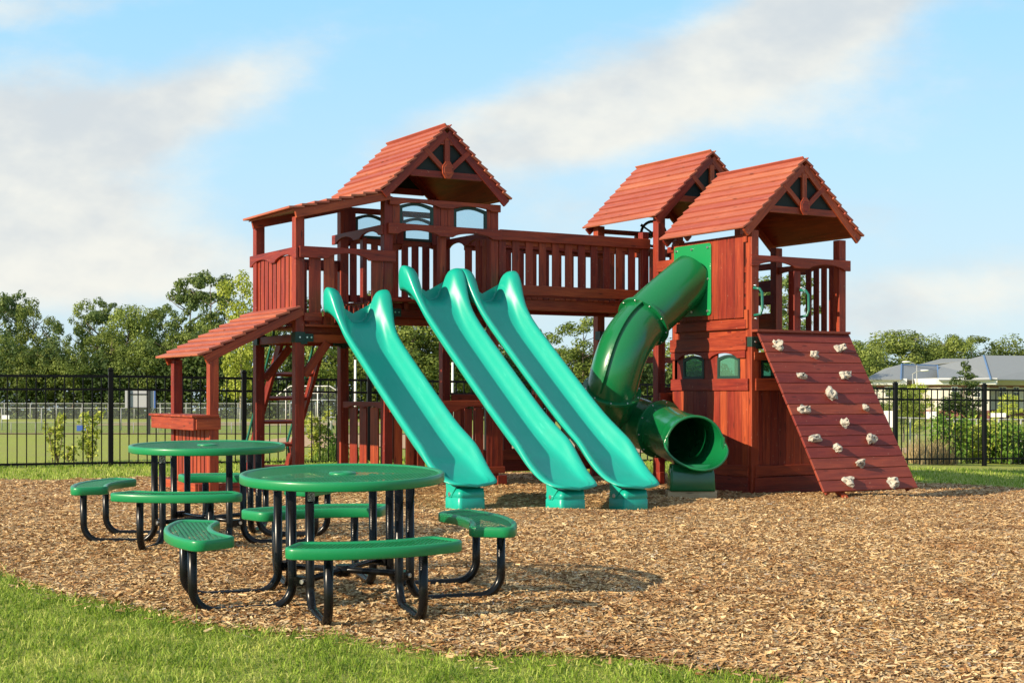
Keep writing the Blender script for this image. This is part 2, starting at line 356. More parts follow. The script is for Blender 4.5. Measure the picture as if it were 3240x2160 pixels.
# ------------------------------------------------------------------ ground, mulch bed, dirt
FB = np.array([[-9, 13.0], [-6, 11.2], [-3.29, 9.36], [-2.39, 8.33], [-1.53, 7.64], [-.99, 7.36], [-.18, 6.94], [.27, 6.89], [.81, 6.84], [1.13, 6.62], [1.27, 6.40], [2.2, 5.7], [4, 4.9], [7, 4.4], [12, 6.0], [14, 9.0]])
BBK = np.array([[-9, 19.0], [-7, 19.4], [-4, 20.4], [.3, 22.0], [3.5, 22.5], [6.0, 21.9], [7.5, 21.0], [10, 20.0], [14, 18.5]])
def front_edge(lat): return np.interp(lat, FB[:, 0], FB[:, 1]) + .05 * np.sin(lat * 5.1) + .03 * np.sin(lat * 13 + 1)
def back_edge(lat): return np.interp(lat, BBK[:, 0], BBK[:, 1]) + .06 * np.sin(lat * 3.7 + 2)
def terrain():
    lats = np.concatenate([-np.geomspace(420, 14, 22), np.linspace(-12, 14, 66), np.geomspace(16, 420, 22)])
    deps = np.concatenate([np.linspace(-30, 3, 8), np.linspace(4, 30, 80), np.geomspace(31, 700, 40)])
    L, D = np.meshgrid(lats, deps); P = L[..., None] * RT + D[..., None] * FW
    P[..., 2] = gz(P[..., 0], P[..., 1]); n = len(lats)
    P[..., 2] -= .14 * ((L > -8.6) & (L < 13.6) & (D > front_edge(L) + .30) & (D < back_edge(L) - .30))
    I = np.arange(len(deps) * n).reshape(len(deps), n)
    F = np.stack([I[:-1, :-1], I[:-1, 1:], I[1:, 1:], I[1:, :-1]], -1).reshape(-1, 4)
    o = bpy.data.objects.new('ground', fast_mesh('ground', P.reshape(-1, 3), F, 4, GRASSM, True)); COL.objects.link(o); o['kind'] = 'structure'
terrain()
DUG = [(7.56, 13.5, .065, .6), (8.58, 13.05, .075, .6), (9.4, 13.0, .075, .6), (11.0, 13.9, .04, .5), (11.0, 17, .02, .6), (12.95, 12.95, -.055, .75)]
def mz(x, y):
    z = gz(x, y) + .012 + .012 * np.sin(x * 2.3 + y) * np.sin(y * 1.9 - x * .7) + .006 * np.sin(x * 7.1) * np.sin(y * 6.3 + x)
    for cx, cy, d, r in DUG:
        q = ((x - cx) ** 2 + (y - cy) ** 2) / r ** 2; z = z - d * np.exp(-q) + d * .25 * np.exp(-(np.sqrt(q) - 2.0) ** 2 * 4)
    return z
def mulch():
    lats = np.linspace(-9, 14, 260); n = len(lats); m = 200; t = np.linspace(0, 1, m)[:, None]
    f = front_edge(lats)[None]; b = back_edge(lats)[None]; D = f + (b - f) * t; L = np.repeat(lats[None], m, 0)
    P = L[..., None] * RT + D[..., None] * FW; P[..., 2] = mz(P[..., 0], P[..., 1]); P[0, :, 2] -= .03; P[-1, :, 2] -= .03; P[:, 0, 2] -= .03; P[:, -1, 2] -= .03
    I = np.arange(m * n).reshape(m, n); F = np.stack([I[:-1, :-1], I[:-1, 1:], I[1:, 1:], I[1:, :-1]], -1).reshape(-1, 4)
    o = bpy.data.objects.new('mulch_bed', fast_mesh('mulch_bed', P.reshape(-1, 3), F, 4, MULCH, True)); COL.objects.link(o); o['kind'] = 'structure'
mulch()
def patch(name, poly, m, lift=.02, nu=20):
    """flat sheet on the ground, poly = (lat0, dep0, lat1, dep1) rectangles"""
    V = []; F = []
    for la0, d0, la1, d1 in poly:
        b = len(V); k = nu
        for i in range(k + 1):
            for j in range(5):
                w = .06 * (d1 - d0) * math.sin(i * 2.1 + j); p = W(la0 + (la1 - la0) * i / k, d0 + (d1 - d0) * j / 4 + (w if j in (0, 4) else 0)); p[2] += lift; V.append(p)
        for i in range(k):
            for j in range(4): a = b + i * 5 + j; F.append((a, a + 5, a + 6, a + 1))
    o = bpy.data.objects.new(name, fast_mesh(name, np.array(V), F, 4, m, True)); COL.objects.link(o); o['kind'] = 'structure'
patch('infield_dirt', [(-6.9, 33, 4.5, 49.5), (-24, 76, -8, 95)], DIRT)
patch('warning_track', [(9.0, 38, 24, 45)], DIRT)
patch('path', [(-24, 50.6, -2, 52.2)], BROWND)

# ------------------------------------------------------------------ PLAYSET (one bolted structure)
PLAY = tag(empty('playset', (8.8, 16.45, 0)), 'large red wooden playset with three gabled towers, bridge, slides and climbing wall', 'playset')
EX, EY, EZ = (1, 0, 0), (0, 1, 0), (0, 0, 1)
def post(x0, y0, z1, w=.125, z0=-.15, d=None, label=None):
    return tag(MB().box(x0, x0 + w, y0, y0 + (d or w), z0, z1).build('post', WOOD, PLAY, .008, 2), label)
# left tower and its low annexe
for a in [(6.80, 16.45, 3.33), (6.80, 17.77, 3.37), (7.995, 16.45, 3.66), (9.54, 16.45, 3.64), (7.995, 17.78, 3.66), (9.54, 17.78, 3.64)]: post(*a, w=.12)
post(8.80, 16.475, 3.2, .095, 2.37)
post(12.01, 16.47, 3.43, .11, 2.3)
# middle tower, right tower, shop awning
for a in [(12.08, 16.2, 3.62), (13.54, 16.2, 3.62), (12.08, 17.68, 3.64), (13.54, 17.68, 3.62)]: post(*a, w=.125)
for a in [(12.06, 14.2, 3.25), (13.56, 14.2, 3.2), (12.06, 15.73, 3.25), (13.56, 15.45, 3.2)]: post(*a, w=.12)
for a in [(5.70, 16.40, 1.60), (5.70, 17.74, 1.60)]: post(*a, w=.115)
post(12.79, 14.22, 2.76, .115, 1.98)


def gable_roof(xc, hw, ze, za, y0, y1, label, n=10):
    """lapped boards on both slopes, trusses as sub-parts"""
    m = MB()
    for sgn in (-1, 1):
        e = np.array([xc + sgn * hw, 0, ze]); a = np.array([xc, 0, za]); d = (a - e); L = np.linalg.norm(d); d /= L; nrm = np.array([-d[2] * sgn * -1, 0, abs(d[0])]); nrm = np.array([sgn * d[2], 0, abs(d[0])])
        st = L / n
        for i in range(n):
            c0 = e + d * (st * i - .012); c1 = e + d * (st * (i + 1) + .018)
            c0 = c0 + nrm * .036; c1 = c1 + nrm * .004
            jit = random.uniform(-.006, .006)
            p0 = (c0 + c1) / 2 + np.array([0, (y0 + y1) / 2 + jit, 0]); dd = c1 - c0; ln = np.linalg.norm(dd); dd /= ln
            m.obox(p0, EY, dd, np.cross(EY, dd) * (1 if sgn > 0 else -1), y1 - y0, ln, .026)
    m.beam((xc - .03, y0, za + .022), (xc - .03, y1, za + .022), .06, .016, side=(1, 0, -1)); m.beam((xc + .035, y0 + .004, za + .016), (xc + .035, y1 - .004, za + .016), .055, .014, side=(1, 0, 1))
    rf = tag(m.build('roof', WOODR, PLAY, .003), label)
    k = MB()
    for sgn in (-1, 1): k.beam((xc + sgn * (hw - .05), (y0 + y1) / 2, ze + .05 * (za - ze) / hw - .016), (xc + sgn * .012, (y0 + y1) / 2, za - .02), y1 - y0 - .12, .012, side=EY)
    k.build('underside_panel', WOOD, rf)  # panel in darker wood, added so the roof underside looks more shaded
    sl = (za - ze) / hw
    for yy, s in ((y0 + .025, 1), (y1 - .065, 0)):
        t = MB(); T = .04
        def bar(p, q, w, dy=0, th=T): t.beam((p[0], yy + T / 2 + dy, p[1]), (q[0], yy + T / 2 + dy, q[1]), th, w)
        dz = .075
        for sg in (-1, 1): bar((xc + sg * (hw - .03), ze - dz + .03 * sl), (xc + sg * .01, za - dz + .005), .105, .001 * sg)
        zt = ze + (za - ze) * .30; wt = (za - zt - .12) / sl
        bar((xc - wt, zt), (xc + wt, zt), .085, .012)
        bar((xc, zt), (xc, za - .17), .075, -.006)
        for sg in (-1, 1): bar((xc + sg * .05, zt + .07), (xc + sg * wt * .62, zt + .07 + wt * .47), .065, -.004)
        bar((xc - .17, za - .17), (xc + .17, za - .17), .11, .006)
        oc = [(.085 * math.cos(k * math.pi / 4 + .39), .12 * math.sin(k * math.pi / 4 + .39)) for k in range(8)]
        t.prism(oc, (xc, yy - .022, zt + .06), EX, EZ, EY, .03)
        oc = [(.06 * math.cos(k * math.pi / 4 + .39), .08 * math.sin(k * math.pi / 4 + .39)) for k in range(8)]
        t.prism(oc, (xc, yy - .027, zt + .06), EX, EZ, EY, .01)
        t.build('gable_truss', WOOD, rf, .003)
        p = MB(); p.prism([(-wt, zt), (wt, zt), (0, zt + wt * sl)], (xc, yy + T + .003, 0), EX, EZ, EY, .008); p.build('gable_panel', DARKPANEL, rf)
    return rf
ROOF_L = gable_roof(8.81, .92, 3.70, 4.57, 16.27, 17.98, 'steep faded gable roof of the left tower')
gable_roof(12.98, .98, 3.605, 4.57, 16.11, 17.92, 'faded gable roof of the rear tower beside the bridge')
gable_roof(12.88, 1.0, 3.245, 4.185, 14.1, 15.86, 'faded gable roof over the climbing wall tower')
def shed_roof(p0, p1, y0, y1, n, label, rafters=True, dep=.10):
    m = MB(); p0 = np.array([p0[0], 0, p0[1]], float); p1 = np.array([p1[0], 0, p1[1]], float); d = p1 - p0; L = np.linalg.norm(d); d /= L; nr = np.array([-d[2], 0, d[0]]); st = L / n
    for i in range(n):
        c0 = p0 + d * (st * i - .012) + nr * .037; c1 = p0 + d * (st * (i + 1) + .02) + nr * .004; dd = c1 - c0; ln = np.linalg.norm(dd); dd /= ln
        j = random.uniform(-.006, .006)
        m.obox((c0 + c1) / 2 + np.array([0, (y0 + y1) / 2 + j, 0]), EY, dd, np.cross(EY, dd), y1 - y0, ln, .026)
    rf = tag(m.build('roof', WOODR, PLAY, .003), label)
    k = MB(); a = p0 + d * .05 + nr * .0; b = p1 - d * .01 + nr * .0; k.beam((a[0], (y0 + y1) / 2, a[2]), (b[0], (y0 + y1) / 2, b[2]), y1 - y0 - .06, .014, side=EY); k.build('underside_panel', WOOD, rf)
    for yy in (y0 + .035, y1 - .10):
        r = MB(); a = p0 + d * .06 - nr * (dep / 2 + .009); b = p1 + d * .03 - nr * (dep / 2 + .009); r.beam((a[0], yy, a[2]), (b[0], yy, b[2]), .04, dep); r.build('rafter', WOOD, rf, .004)
    return rf
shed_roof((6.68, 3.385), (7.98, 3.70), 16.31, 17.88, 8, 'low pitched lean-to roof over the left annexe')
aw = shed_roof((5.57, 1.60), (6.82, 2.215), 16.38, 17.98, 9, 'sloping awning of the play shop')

# ---- scalloped rails
def rail_outline(L, h, arches, d):
    pts = [(0, 0), (L, 0)]; bot = []
    for a, b in arches:
        for i in range(15):
            t = i / 14; bot.append((a + (b - a) * t, -h + d * (min(1, max(0, math.sin(math.pi * t))) ** .62)))
    bot = [(0, -h)] + bot + [(L, -h)]
    return pts + bot[::-1]
def rail(a, b, z, h, arches=(), d=.065, t=.035, m=None):
    """a,b ground points; outline hangs from height z; thickness goes to the left of a->b"""
    m = m or MB(); a = np.array([a[0], a[1], z]); b = np.array([b[0], b[1], z]); ax = b - a; L = np.linalg.norm(ax); ax /= L
    m.prism(rail_outline(L, h, [(L * p, L * q) for p, q in arches], d), a, ax, EZ, np.cross(EZ, ax), t); return m
def pickets(parent, a, b, spans, z0, z1, t=.022, off=0):
    """spans: list of (start, end) distances along a->b"""
    a = np.array([a[0], a[1], 0.0]); b = np.array([b[0], b[1], 0.0]); ax = (b - a) / np.linalg.norm(b - a); nn = np.cross(EZ, ax)
    for s, e in spans:
        c = a + ax * (s + e) / 2 + nn * (off + t / 2); c[2] = (z0 + z1) / 2
        MB().obox(c, ax, nn, EZ, e - s, t, z1 - z0).build('picket', WOOD, parent, .003)
def spread(L, n, w, a=0.0):
    g = (L - n * w) / (n + 1) if n else 0
    return [(a + g + i * (w + g), a + g + i * (w + g) + w) for i in range(n)]
AR2 = ((.08, .44), (.56, .92)); AR1 = ((.28, .72),)
# annexe: left side, front, back
r = rail((6.79, 17.98), (6.79, 16.42), 2.958, .145, ((.04, .45), (.55, .96)), .07).build('railing', WOOD, PLAY, .004); pickets(r, (6.825, 17.9), (6.825, 16.5), spread(1.28, 9, .105, .06), 2.04, 2.88)
m = rail((6.84, 16.41), (8.135, 16.41), 2.968, .14, AR1, .075, .038); MB().box(6.90, 7.135, 16.415, 16.45, 2.06, 2.16).build('kick_board', WOOD, PLAY, .004); r = m.build('railing', WOOD, PLAY, .004)
pickets(r, (6.84, 16.452), (8.1, 16.452), [(.14, .295), (.335, .475), (.985, 1.14)], 2.0, 2.88)
m = rail((6.92, 17.84), (8.0, 17.84), 2.948, .145, (), t=.035); m.box(6.92, 8.0, 17.84, 17.875, 2.08, 2.2); r = m.build('railing', WOOD, PLAY, .004); pickets(r, (6.92, 17.80), (8, 17.80), [(.1, .2), (.3, .4), (.50, .60), (.70, .80), (.89, 1.04)], 2.06, 2.9)
# left tower: upper rails and window walls
def window(parent_list, x0, x1, z0, z1, y, rise=.045, fm=None, pane=None, plane='y', arch=True):
    """arched window in plane y=const (or x=const): frame with pane as sub-part"""
    fm = fm or BRACKET; n = 9
    def outl(i): 
        w = x1 - x0 - 2 * i; top = [(w * k / n, (z1 - z0 - 2 * i) + (rise * math.sin(math.pi * k / n) if arch else 0)) for k in range(n + 1)]
        return [(0, 0), (w, 0)] + top[::-1]
    o = outl(0); q = outl(.036); q = [(a + .036, b + .036) for a, b in q]
    m = MB(); org, ax, an = ((x0, y, z0), EX, EY) if plane == 'y' else ((y, x1, z0), (0, -1, 0), EX)
    k = len(o)
    for i in range(k): j = (i + 1) % k; m.prism([o[i], o[j], q[j], q[i]], org, ax, EZ, an, .03, r=.5)
    f = m.build('window', fm, parent_list)
    p = MB(); p.prism(q, np.array(org) + np.array(an) * .012, ax, EZ, an, .004); p.build('pane', pane or CLEAR, f); return f
m = rail((8.05, 16.405), (9.67, 16.405), 3.645, .095, AR2, .045, .038); m.build('upper_rail', WOOD, PLAY, .004)
m = rail((8.035, 16.405), (9.685, 16.405), 3.32, .135, AR2, .06, .042); m.build('railing', WOOD, PLAY, .004)
for x0, x1 in ((8.115, 8.215), (8.695, 8.795), (8.80, 8.90), (8.905, 8.995), (9.485, 9.54)): MB().box(x0, x1, 16.452, 16.475, 3.30, 3.60).build('wall_board', WOOD, PLAY, .003)
window(PLAY, 8.215, 8.695, 3.27, 3.555, 16.455); window(PLAY, 8.995, 9.485, 3.27, 3.555, 16.455)
for x0, x1 in ((8.12, 8.24), (8.66, 8.74), (8.745, 8.85), (8.855, 8.96), (9.40, 9.54)): MB().box(x0, x1, 17.83, 17.853, 3.22, 3.66).build('wall_board', WOOD, PLAY, .003)
window(PLAY, 8.24, 8.66, 3.27, 3.55, 17.835); window(PLAY, 8.96, 9.40, 3.27, 3.55, 17.835)
m = rail((8.0, 17.86), (9.66, 17.86), 3.28, .14, AR2, .06); m.box(8.1, 9.56, 17.86, 17.89, 2.40, 2.5); m.box(8.1, 9.56, 17.858, 17.89, 3.60, 3.68); r = m.build('railing', WOOD, PLAY, .004)
pickets(r, (8.0, 17.826), (9.66, 17.826), [(.155, .255), (.315, .405), (.47, .57), (.63, .74), (.79, .88), (.93, 1.03), (1.085, 1.19), (1.25, 1.36), (1.42, 1.52)], 2.40, 3.2)
m = rail((7.975, 18.03), (7.975, 16.47), 3.30, .125, AR2, .07, .035); r = tag(m.build('railing', WOOD, PLAY, .004), 'weathered brown scalloped rail between annexe and left tower')
pickets(r, (8.02, 17.78), (8.02, 16.57), [(.55, .64)], 2.37, 3.2, .06)
r = rail((9.62, 16.6), (9.62, 17.8), 3.31, .13, AR2, .06).build('railing', WOOD, PLAY, .004); pickets(r, (9.585, 16.6), (9.585, 17.78), [(.02, .12), (.2, .3)], 2.37, 3.22)
# decks
def deck(x0, x1, y0, y1, z, along='x', t=.03, w=.088, label=None):
    m = MB(); 
    if along == 'x':
        n = max(1, int((y1 - y0) / w)); s = (y1 - y0) / n
        for i in range(n): m.box(x0 + random.uniform(-.008, .008), x1, y0 + i * s + .004, y0 + (i + 1) * s - .004, z - t, z)
    else:
        n = max(1, int((x1 - x0) / w)); s = (x1 - x0) / n
        for i in range(n): m.box(x0 + i * s + .004, x0 + (i + 1) * s - .004, y0, y1, z - t, z)
    return tag(m.build('deck', WOOD, PLAY, .003), label)
deck(6.93, 7.99, 16.44, 17.9, 2.022); deck(8.0, 9.62, 16.42, 17.9, 2.366); deck(9.66, 12.1, 16.5, 17.4, 2.46, 'y'); deck(12.1, 13.6, 16.3, 17.75, 2.46); deck(12.08, 13.64, 14.17, 15.86, 1.985)
deck(12.1, 13.6, 15.87, 16.3, 2.2)
m = MB()
for i in range(16): y = 16.56 + i * .078; m.box(7.985 - (i % 2) * .012, 8.02, y, y + .07, 2.20, 2.325); m.box(7.90 - (i % 2) * .012, 7.98, y, y + .07, 2.11, 2.175)
m.build('step', WOOD, PLAY, .003)
# frame beams
m = MB()
m.box(6.92, 8.0, 16.475, 16.53, 1.80, 1.90); m.box(6.92, 8.0, 16.55, 16.585, 1.91, 1.99); m.box(6.92, 8.0, 17.79, 17.85, 1.80, 1.90); m.box(6.82, 6.88, 16.57, 17.78, 1.80, 1.90); m.box(7.0, 7.95, 17.0, 17.05, 1.90, 1.99)
m.build('frame_beam', WOOD, PLAY, .005)
m = MB(); m.box(8.12, 9.54, 16.475, 16.53, 2.135, 2.235); m.box(8.12, 9.54, 16.56, 16.60, 2.04, 2.13); m.box(8.1, 9.55, 16.6, 16.64, 2.24, 2.33); m.box(8.02, 8.08, 16.57, 17.78, 2.02, 2.11); m.box(9.56, 9.62, 16.57, 17.78, 2.13, 2.23); m.box(8.12, 9.54, 17.79, 17.84, 2.13, 2.23); m.box(8.3, 8.36, 16.5, 16.56, 2.23, 2.33); m.build('frame_beam', WOOD, PLAY, .005)
m = MB(); m.box(12.2, 13.55, 17.72, 17.77, 1.63, 1.72); m.box(12.2, 13.55, 17.70, 17.76, 2.30, 2.42); m.box(12.2, 13.55, 16.23, 16.28, 2.30, 2.42); m.box(12.10, 12.16, 16.3, 17.7, 2.30, 2.42); m.build('frame_beam', WOOD, PLAY, .005); MB().box(12.2, 13.55, 16.25, 16.29, 1.18, 1.26).build('frame_beam', WOOD, PLAY, .005)
# corner brackets
def bracket(x, y, z, dirs, flip=1):
    m = MB(); m.box(x - .004, x + .128, y - .006, y + .13, z - .065, z + .065)
    for dx in dirs:
        xa = x + .12 if dx > 0 else x - .11; m.box(xa, xa + .12, y - .002, y + .07, z - .055, z + .045)
        m.box(x + .07 if dx > 0 else x - .02, x + .16 if dx > 0 else x + .06, y - .004, y + .06, z - .085, z - .05)
    b = m.build('bracket', BRACKET, PLAY, .006, 2); 
    for bx in ([.055, .15, .205] if dirs[0] > 0 else [.055, -.03, -.085]): MB().tube([(x + bx, y - .014, z + .0), (x + bx, y - .001, z + .0)], .011, 8).build('bolt', BOLT, b)
bracket(6.797, 16.447, 1.86, (1,)); bracket(6.797, 17.72, 1.86, (1,)); bracket(7.99, 16.447, 2.20, (1,)); bracket(7.99, 17.72, 1.86, (-1,)); bracket(12.057, 14.197, 1.83, (1,)); bracket(12.08, 17.62, 2.02, (1,))
# knee braces
for p, q, y in (((6.93, 1.40), (7.24, 1.80), 16.49), ((6.93, 1.36), (7.28, 1.78), 17.80), ((9.53, 1.65), (9.15, 2.03), 16.50)):
    m = MB(); P = [np.array([p[0], y, p[1]]), np.array([q[0], y, q[1]])]; m.beam(P[0], P[1], .05, .10); m.build('brace', WOOD, PLAY, .005)
m = MB(); m.beam((9.58, 16.58, 1.6), (9.58, 16.95, 2.05), .05, .1, side=EX); m.build('brace', WOOD, PLAY, .005)
# bridge
for y, nm in ((16.45, 'front'), (17.36, 'rear')):
    m = MB(); m.box(9.69, 12.135, y, y + .04, 3.195, 3.335); m.box(9.69, 12.135, y, y + .04, 2.478, 2.614); m.box(9.66, 12.1, y + .075, y + .13, 2.288, 2.44); m.box(9.69, 12.1, y + .068, y + .09, 3.14, 3.25)
    r = m.build('railing', WOOD, PLAY, .006); pickets(r, (9.69, y + .042), (12.13, y + .042), [(-.0 + i * .2095, .108 + i * .2095) for i in range(12)], 2.5, 3.30)
# rear tower rails
m = MB(); m.box(12.15, 13.6, 17.70, 17.735, 3.24, 3.36); m.box(12.15, 13.6, 17.705, 17.735, 2.5, 2.6); m.box(12.2, 13.55, 17.69, 17.72, 3.53, 3.60); r = m.build('railing', WOOD, PLAY, .005); pickets(r, (12.15, 17.66), (13.6, 17.66), spread(1.4, 7, .11, .03), 2.5, 3.3)
m = MB(); m.box(12.20, 12.24, 16.33, 16.36, 2.45, 3.1); m.box(12.05, 12.085, 15.80, 16.20, 2.85, 3.0); m.box(12.06, 12.09, 15.80, 16.20, 2.55, 2.83); m.box(12.06, 12.09, 15.8, 16.2, 2.25, 2.53); m.build('side_boards', WOOD, PLAY, .004)
m = MB()
for z0, z1 in ((2.91, 3.0), (2.60, 2.76), (2.42, 2.555), (2.0, 2.30)): m.box(13.60, 13.635, 15.5, 16.25, z0, z1)
m.build('side_boards', WOOD, PLAY, .004)
m = MB(); m.box(11.93, 12.28, 15.95, 15.99, 1.03, 1.18); m.build('low_board', WOOD, PLAY, .004); post(11.955, 16.0, .30, .09); post(11.90, 15.92, .10, .08)
# steering wheel
m = MB(); cw = np.array([13.0, 17.55, 3.56]); an = np.array([-.35, -.93, .1]); an /= np.linalg.norm(an); u = np.cross(an, EZ); u /= np.linalg.norm(u); v = np.cross(u, an)
m.tube([cw + (u * math.cos(a) + v * math.sin(a)) * .19 for a in np.linspace(0, 2 * math.pi, 33)], .022, 8)
for k in range(5):
    a = k * 2 * math.pi / 5 + .3 + math.pi / 2; e = u * math.cos(a) + v * math.sin(a); m.tube([cw + e * .02, cw + e * .185], .015, 6); m.tube([cw + e * .19, cw + e * .235], [.018, .024], 8)
m.tube([cw + an * .02, cw - an * .16], .04, 10); m.build('steering_wheel', BLACKP, PLAY)
m = MB(); m.box(12.72, 12.82, 17.6, 17.66, 3.2, 3.52); m.build('wheel_post', WOOD, PLAY, .004)
# low walls under the left tower
m = rail((8.0, 17.72), (8.0, 16.50), 1.068, .085, ((.1, .5), (.5, .9)), .03); MB().box(8.0, 8.035, 16.5, 17.72, .10, .20).build('bottom_rail', WOOD, PLAY, .004); r = m.build('low_wall', WOOD, PLAY, .004); pickets(r, (8.04, 17.66), (8.04, 16.5), [(.06, .285), (.37, .58), (.70, .925), (1.02, 1.15)], .12, 1.0)
m = rail((8.06, 16.41), (9.735, 16.41), 1.083, .145, AR2, .07, .038); MB().box(8.1, 9.735, 16.405, 16.445, .13, .215).build('bottom_rail', WOOD, PLAY, .004); MB().box(8.1, 9.72, 16.43, 16.47, .03, .10).build('bottom_rail', WOOD, PLAY, .004); MB().box(9.62, 9.76, 16.40, 16.52, -.1, .10).build('foot_block', WOOD, PLAY, .005); r = m.build('low_wall', WOOD, PLAY, .004)
pickets(r, (8.0, 16.452), (9.8, 16.452), [(.13, .25), (.3, .41), (.46, .57), (.62, .73), (.80, .86), (.92, .98), (1.0, 1.09), (1.155, 1.262), (1.31, 1.434), (1.484, 1.583), (1.645, 1.73)], .14, .98)
m = MB(); m.box(9.66, 12.15, 17.72, 17.76, 1.02, 1.16); k = MB(); k.box(9.66, 12.15, 17.72, 17.76, .225, .375); k.box(9.66, 12.15, 17.735, 17.77, .06, .235); k.build('kick_board', WOOD, PLAY, .004); post(9.0, 17.7, 1.25, .11); r = m.build('low_wall', WOOD, PLAY, .004)
pickets(r, (9.66, 17.765), (12.1, 17.765), [(.12 + i * .245, .26 + i * .245) for i in range(10)], .3, 1.06)
post(11.0, 17.66, 1.22, .11); post(11.95, 17.6, 1.22, .11)
# ladder behind the annexe
ld = MB()
A0, A1 = np.array([7.16, 19.17, .0]), np.array([7.16, 17.80, 1.88]); B0, B1 = np.array([7.76, 19.17, .0]), np.array([7.76, 17.80, 1.88])
for p, q in ((A0, A1), (B0, B1)): ld.beam(p - (q - p) * .06, q, .045, .14, side=EX)
L_ = ld.build('ladder', WOOD, PLAY, .004)
for t in (.08, .25, .42, .59, .76):
    k = MB(); k.beam(A0 + (A1 - A0) * t, B0 + (B1 - B0) * t, .075, .035, side=(0, 1, .4)); k.build('rung', WOOD, L_, .003)
for p0, x in ((A0, 7.10), (B0, 7.70)):
    k = MB(); k.tube([(x, 18.86, .35), (x, 18.92, .5), (x, 18.10, 1.66), (x, 17.92, 1.95), (x, 17.88, 2.1)], .018, 8); k.build('handrail', HANDLE, L_)
# play shop counter
m = MB(); m.box(5.50, 5.535, 16.40, 18.02, .745, .895); m.box(5.535, 5.835, 16.385, 16.42, .752, .898); m.box(5.535, 5.835, 17.99, 18.02, .752, .898)
ctr = m.build('counter', WOOD, PLAY, .005)
m = MB(); 
for i in range(19): y = 16.37 + i * .0885; m.box(5.475, 5.81, y, y + .083, .897, .925)
tag(m.build('counter_top', WOOD, ctr, .004), None)
m = MB()
for i in range(9): y = 16.53 + i * .137; m.box(5.72, 5.745, y, y + .10, .05, .75)
m.build('counter_front', WOOD, PLAY, .004)
m = MB(); m.box(5.53, 5.57, 16.42, 17.80, -.05, .125); m.box(5.57, 6.80, 16.41, 16.45, -.05, .12); m.box(5.57, 5.72, 16.45, 17.8, .09, .122); m.build('base_board', WOOD, PLAY, .005)
# ---- right tower walls
m = MB(); n = 9; y0, y1 = 14.345, 15.855; s = (y1 - y0) / n
for i in range(n): m.box(12.045, 12.07, y0 + i * s + .002, y0 + (i + 1) * s - .002, 2.14, 3.203)
m.box(12.035, 12.06, 14.27, 14.34, 3.10, 3.225); m.box(12.03, 12.06, 15.80, 15.93, 3.09, 3.17); m.box(12.035, 12.06, 14.255, 14.32, 2.0, 2.24)
m.box(12.075, 12.09, 14.33, 15.8, 1.70, 2.15); m.build('wall_panel', WOOD, PLAY, .004)
m = MB(); m.box(12.025, 12.06, 14.28, 15.78, 1.996, 2.112); m.build('wall_board', WOOD, PLAY, .005)
m = MB(); m.box(12.025, 12.06, 14.28, 15.865, 1.726, 1.90); m.build('wall_board', WOOD, PLAY, .005)
m = rail((12.03, 15.85), (12.03, 14.30), 1.722, .095, ((.10, .46), (.54, .90)), .07, .03); m.build('wall_board', WOOD, PLAY, .004)
for a, b in ((15.61, 15.80), (14.885, 15.155), (14.3, 14.425)): MB().box(12.06, 12.085, a, b, 1.33, 1.72).build('wall_board', WOOD, PLAY, .003)
for a, b in ((15.16, 15.61), (14.43, 14.88)): window(PLAY, a, b, 1.365, 1.635, 12.055, .04, BRACKET, GREENPANE, 'x')
m = MB(); m.box(12.025, 12.06, 14.24, 15.845, 1.212, 1.365); m.build('wall_board', WOOD, PLAY, .005)
m = MB(); n = 11; s = (15.80 - 14.25) / n
for i in range(n): m.box(12.05, 12.075, 14.25 + i * s + .002, 14.25 + (i + 1) * s - .002, .0, 1.215)
m.box(12.035, 12.06, 14.25, 15.8, .12, .255); m.box(12.03, 12.065, 14.235, 15.82, -.15, .105); m.build('lower_wall', WOOD, PLAY, .003)
m = MB(); n = 11; s = 1.46 / n
for i in range(n): m.box(12.13 + i * s + .002, 12.13 + (i + 1) * s - .002, 14.225, 14.25, .0, 1.215)
m.box(12.12, 13.6, 14.19, 14.225, .12, .255); m.box(12.11, 13.62, 14.185, 14.225, -.15, .105); m.box(12.12, 13.6, 14.185, 14.225, 1.212, 1.365); m.box(12.1, 13.6, 14.19, 14.225, 1.60, 1.70); m.box(12.12, 12.24, 14.225, 14.25, 1.36, 1.61); m.box(12.7, 12.95, 14.225, 14.25, 1.36, 1.61)
m.build('lower_wall', WOOD, PLAY, .003)
window(PLAY, 12.25, 12.68, 1.365, 1.60, 14.23, .0, BRACKET, GREENPANE)
m = MB(); m.box(12.15, 13.6, 14.24, 14.29, 1.80, 1.90); m.box(12.15, 13.6, 15.78, 15.82, 1.80, 1.95); m.box(13.6, 13.65, 14.3, 15.8, 1.8, 1.95); m.build('frame_beam', WOOD, PLAY, .005)
m = MB(); n = 9; s = 1.5 / n
for i in range(n): m.box(13.62, 13.645, 14.3 + i * s + .002, 14.3 + (i + 1) * s - .002, -.1, 1.4)
for i in range(n): m.box(12.1 + i * s + .002, 12.1 + (i + 1) * s - .002, 15.80, 15.825, -.1, 1.3)
m.build('lower_wall', WOOD, PLAY, .003)
rail((12.03, 14.165), (13.735, 14.165), 2.93, .14, ((.06, .43), (.57, .94)), .065, .036).build('railing', WOOD, PLAY, .005)
r = rail((13.63, 14.25), (13.63, 15.6), 2.93, .14, ((.06, .45), (.55, .94)), .065).build('railing', WOOD, PLAY, .005)
pickets(r, (13.60, 14.3), (13.60, 15.6), [(.02, .12), (.17, .27), (.32, .42), (.47, .57)], 2.0, 2.85, .022)
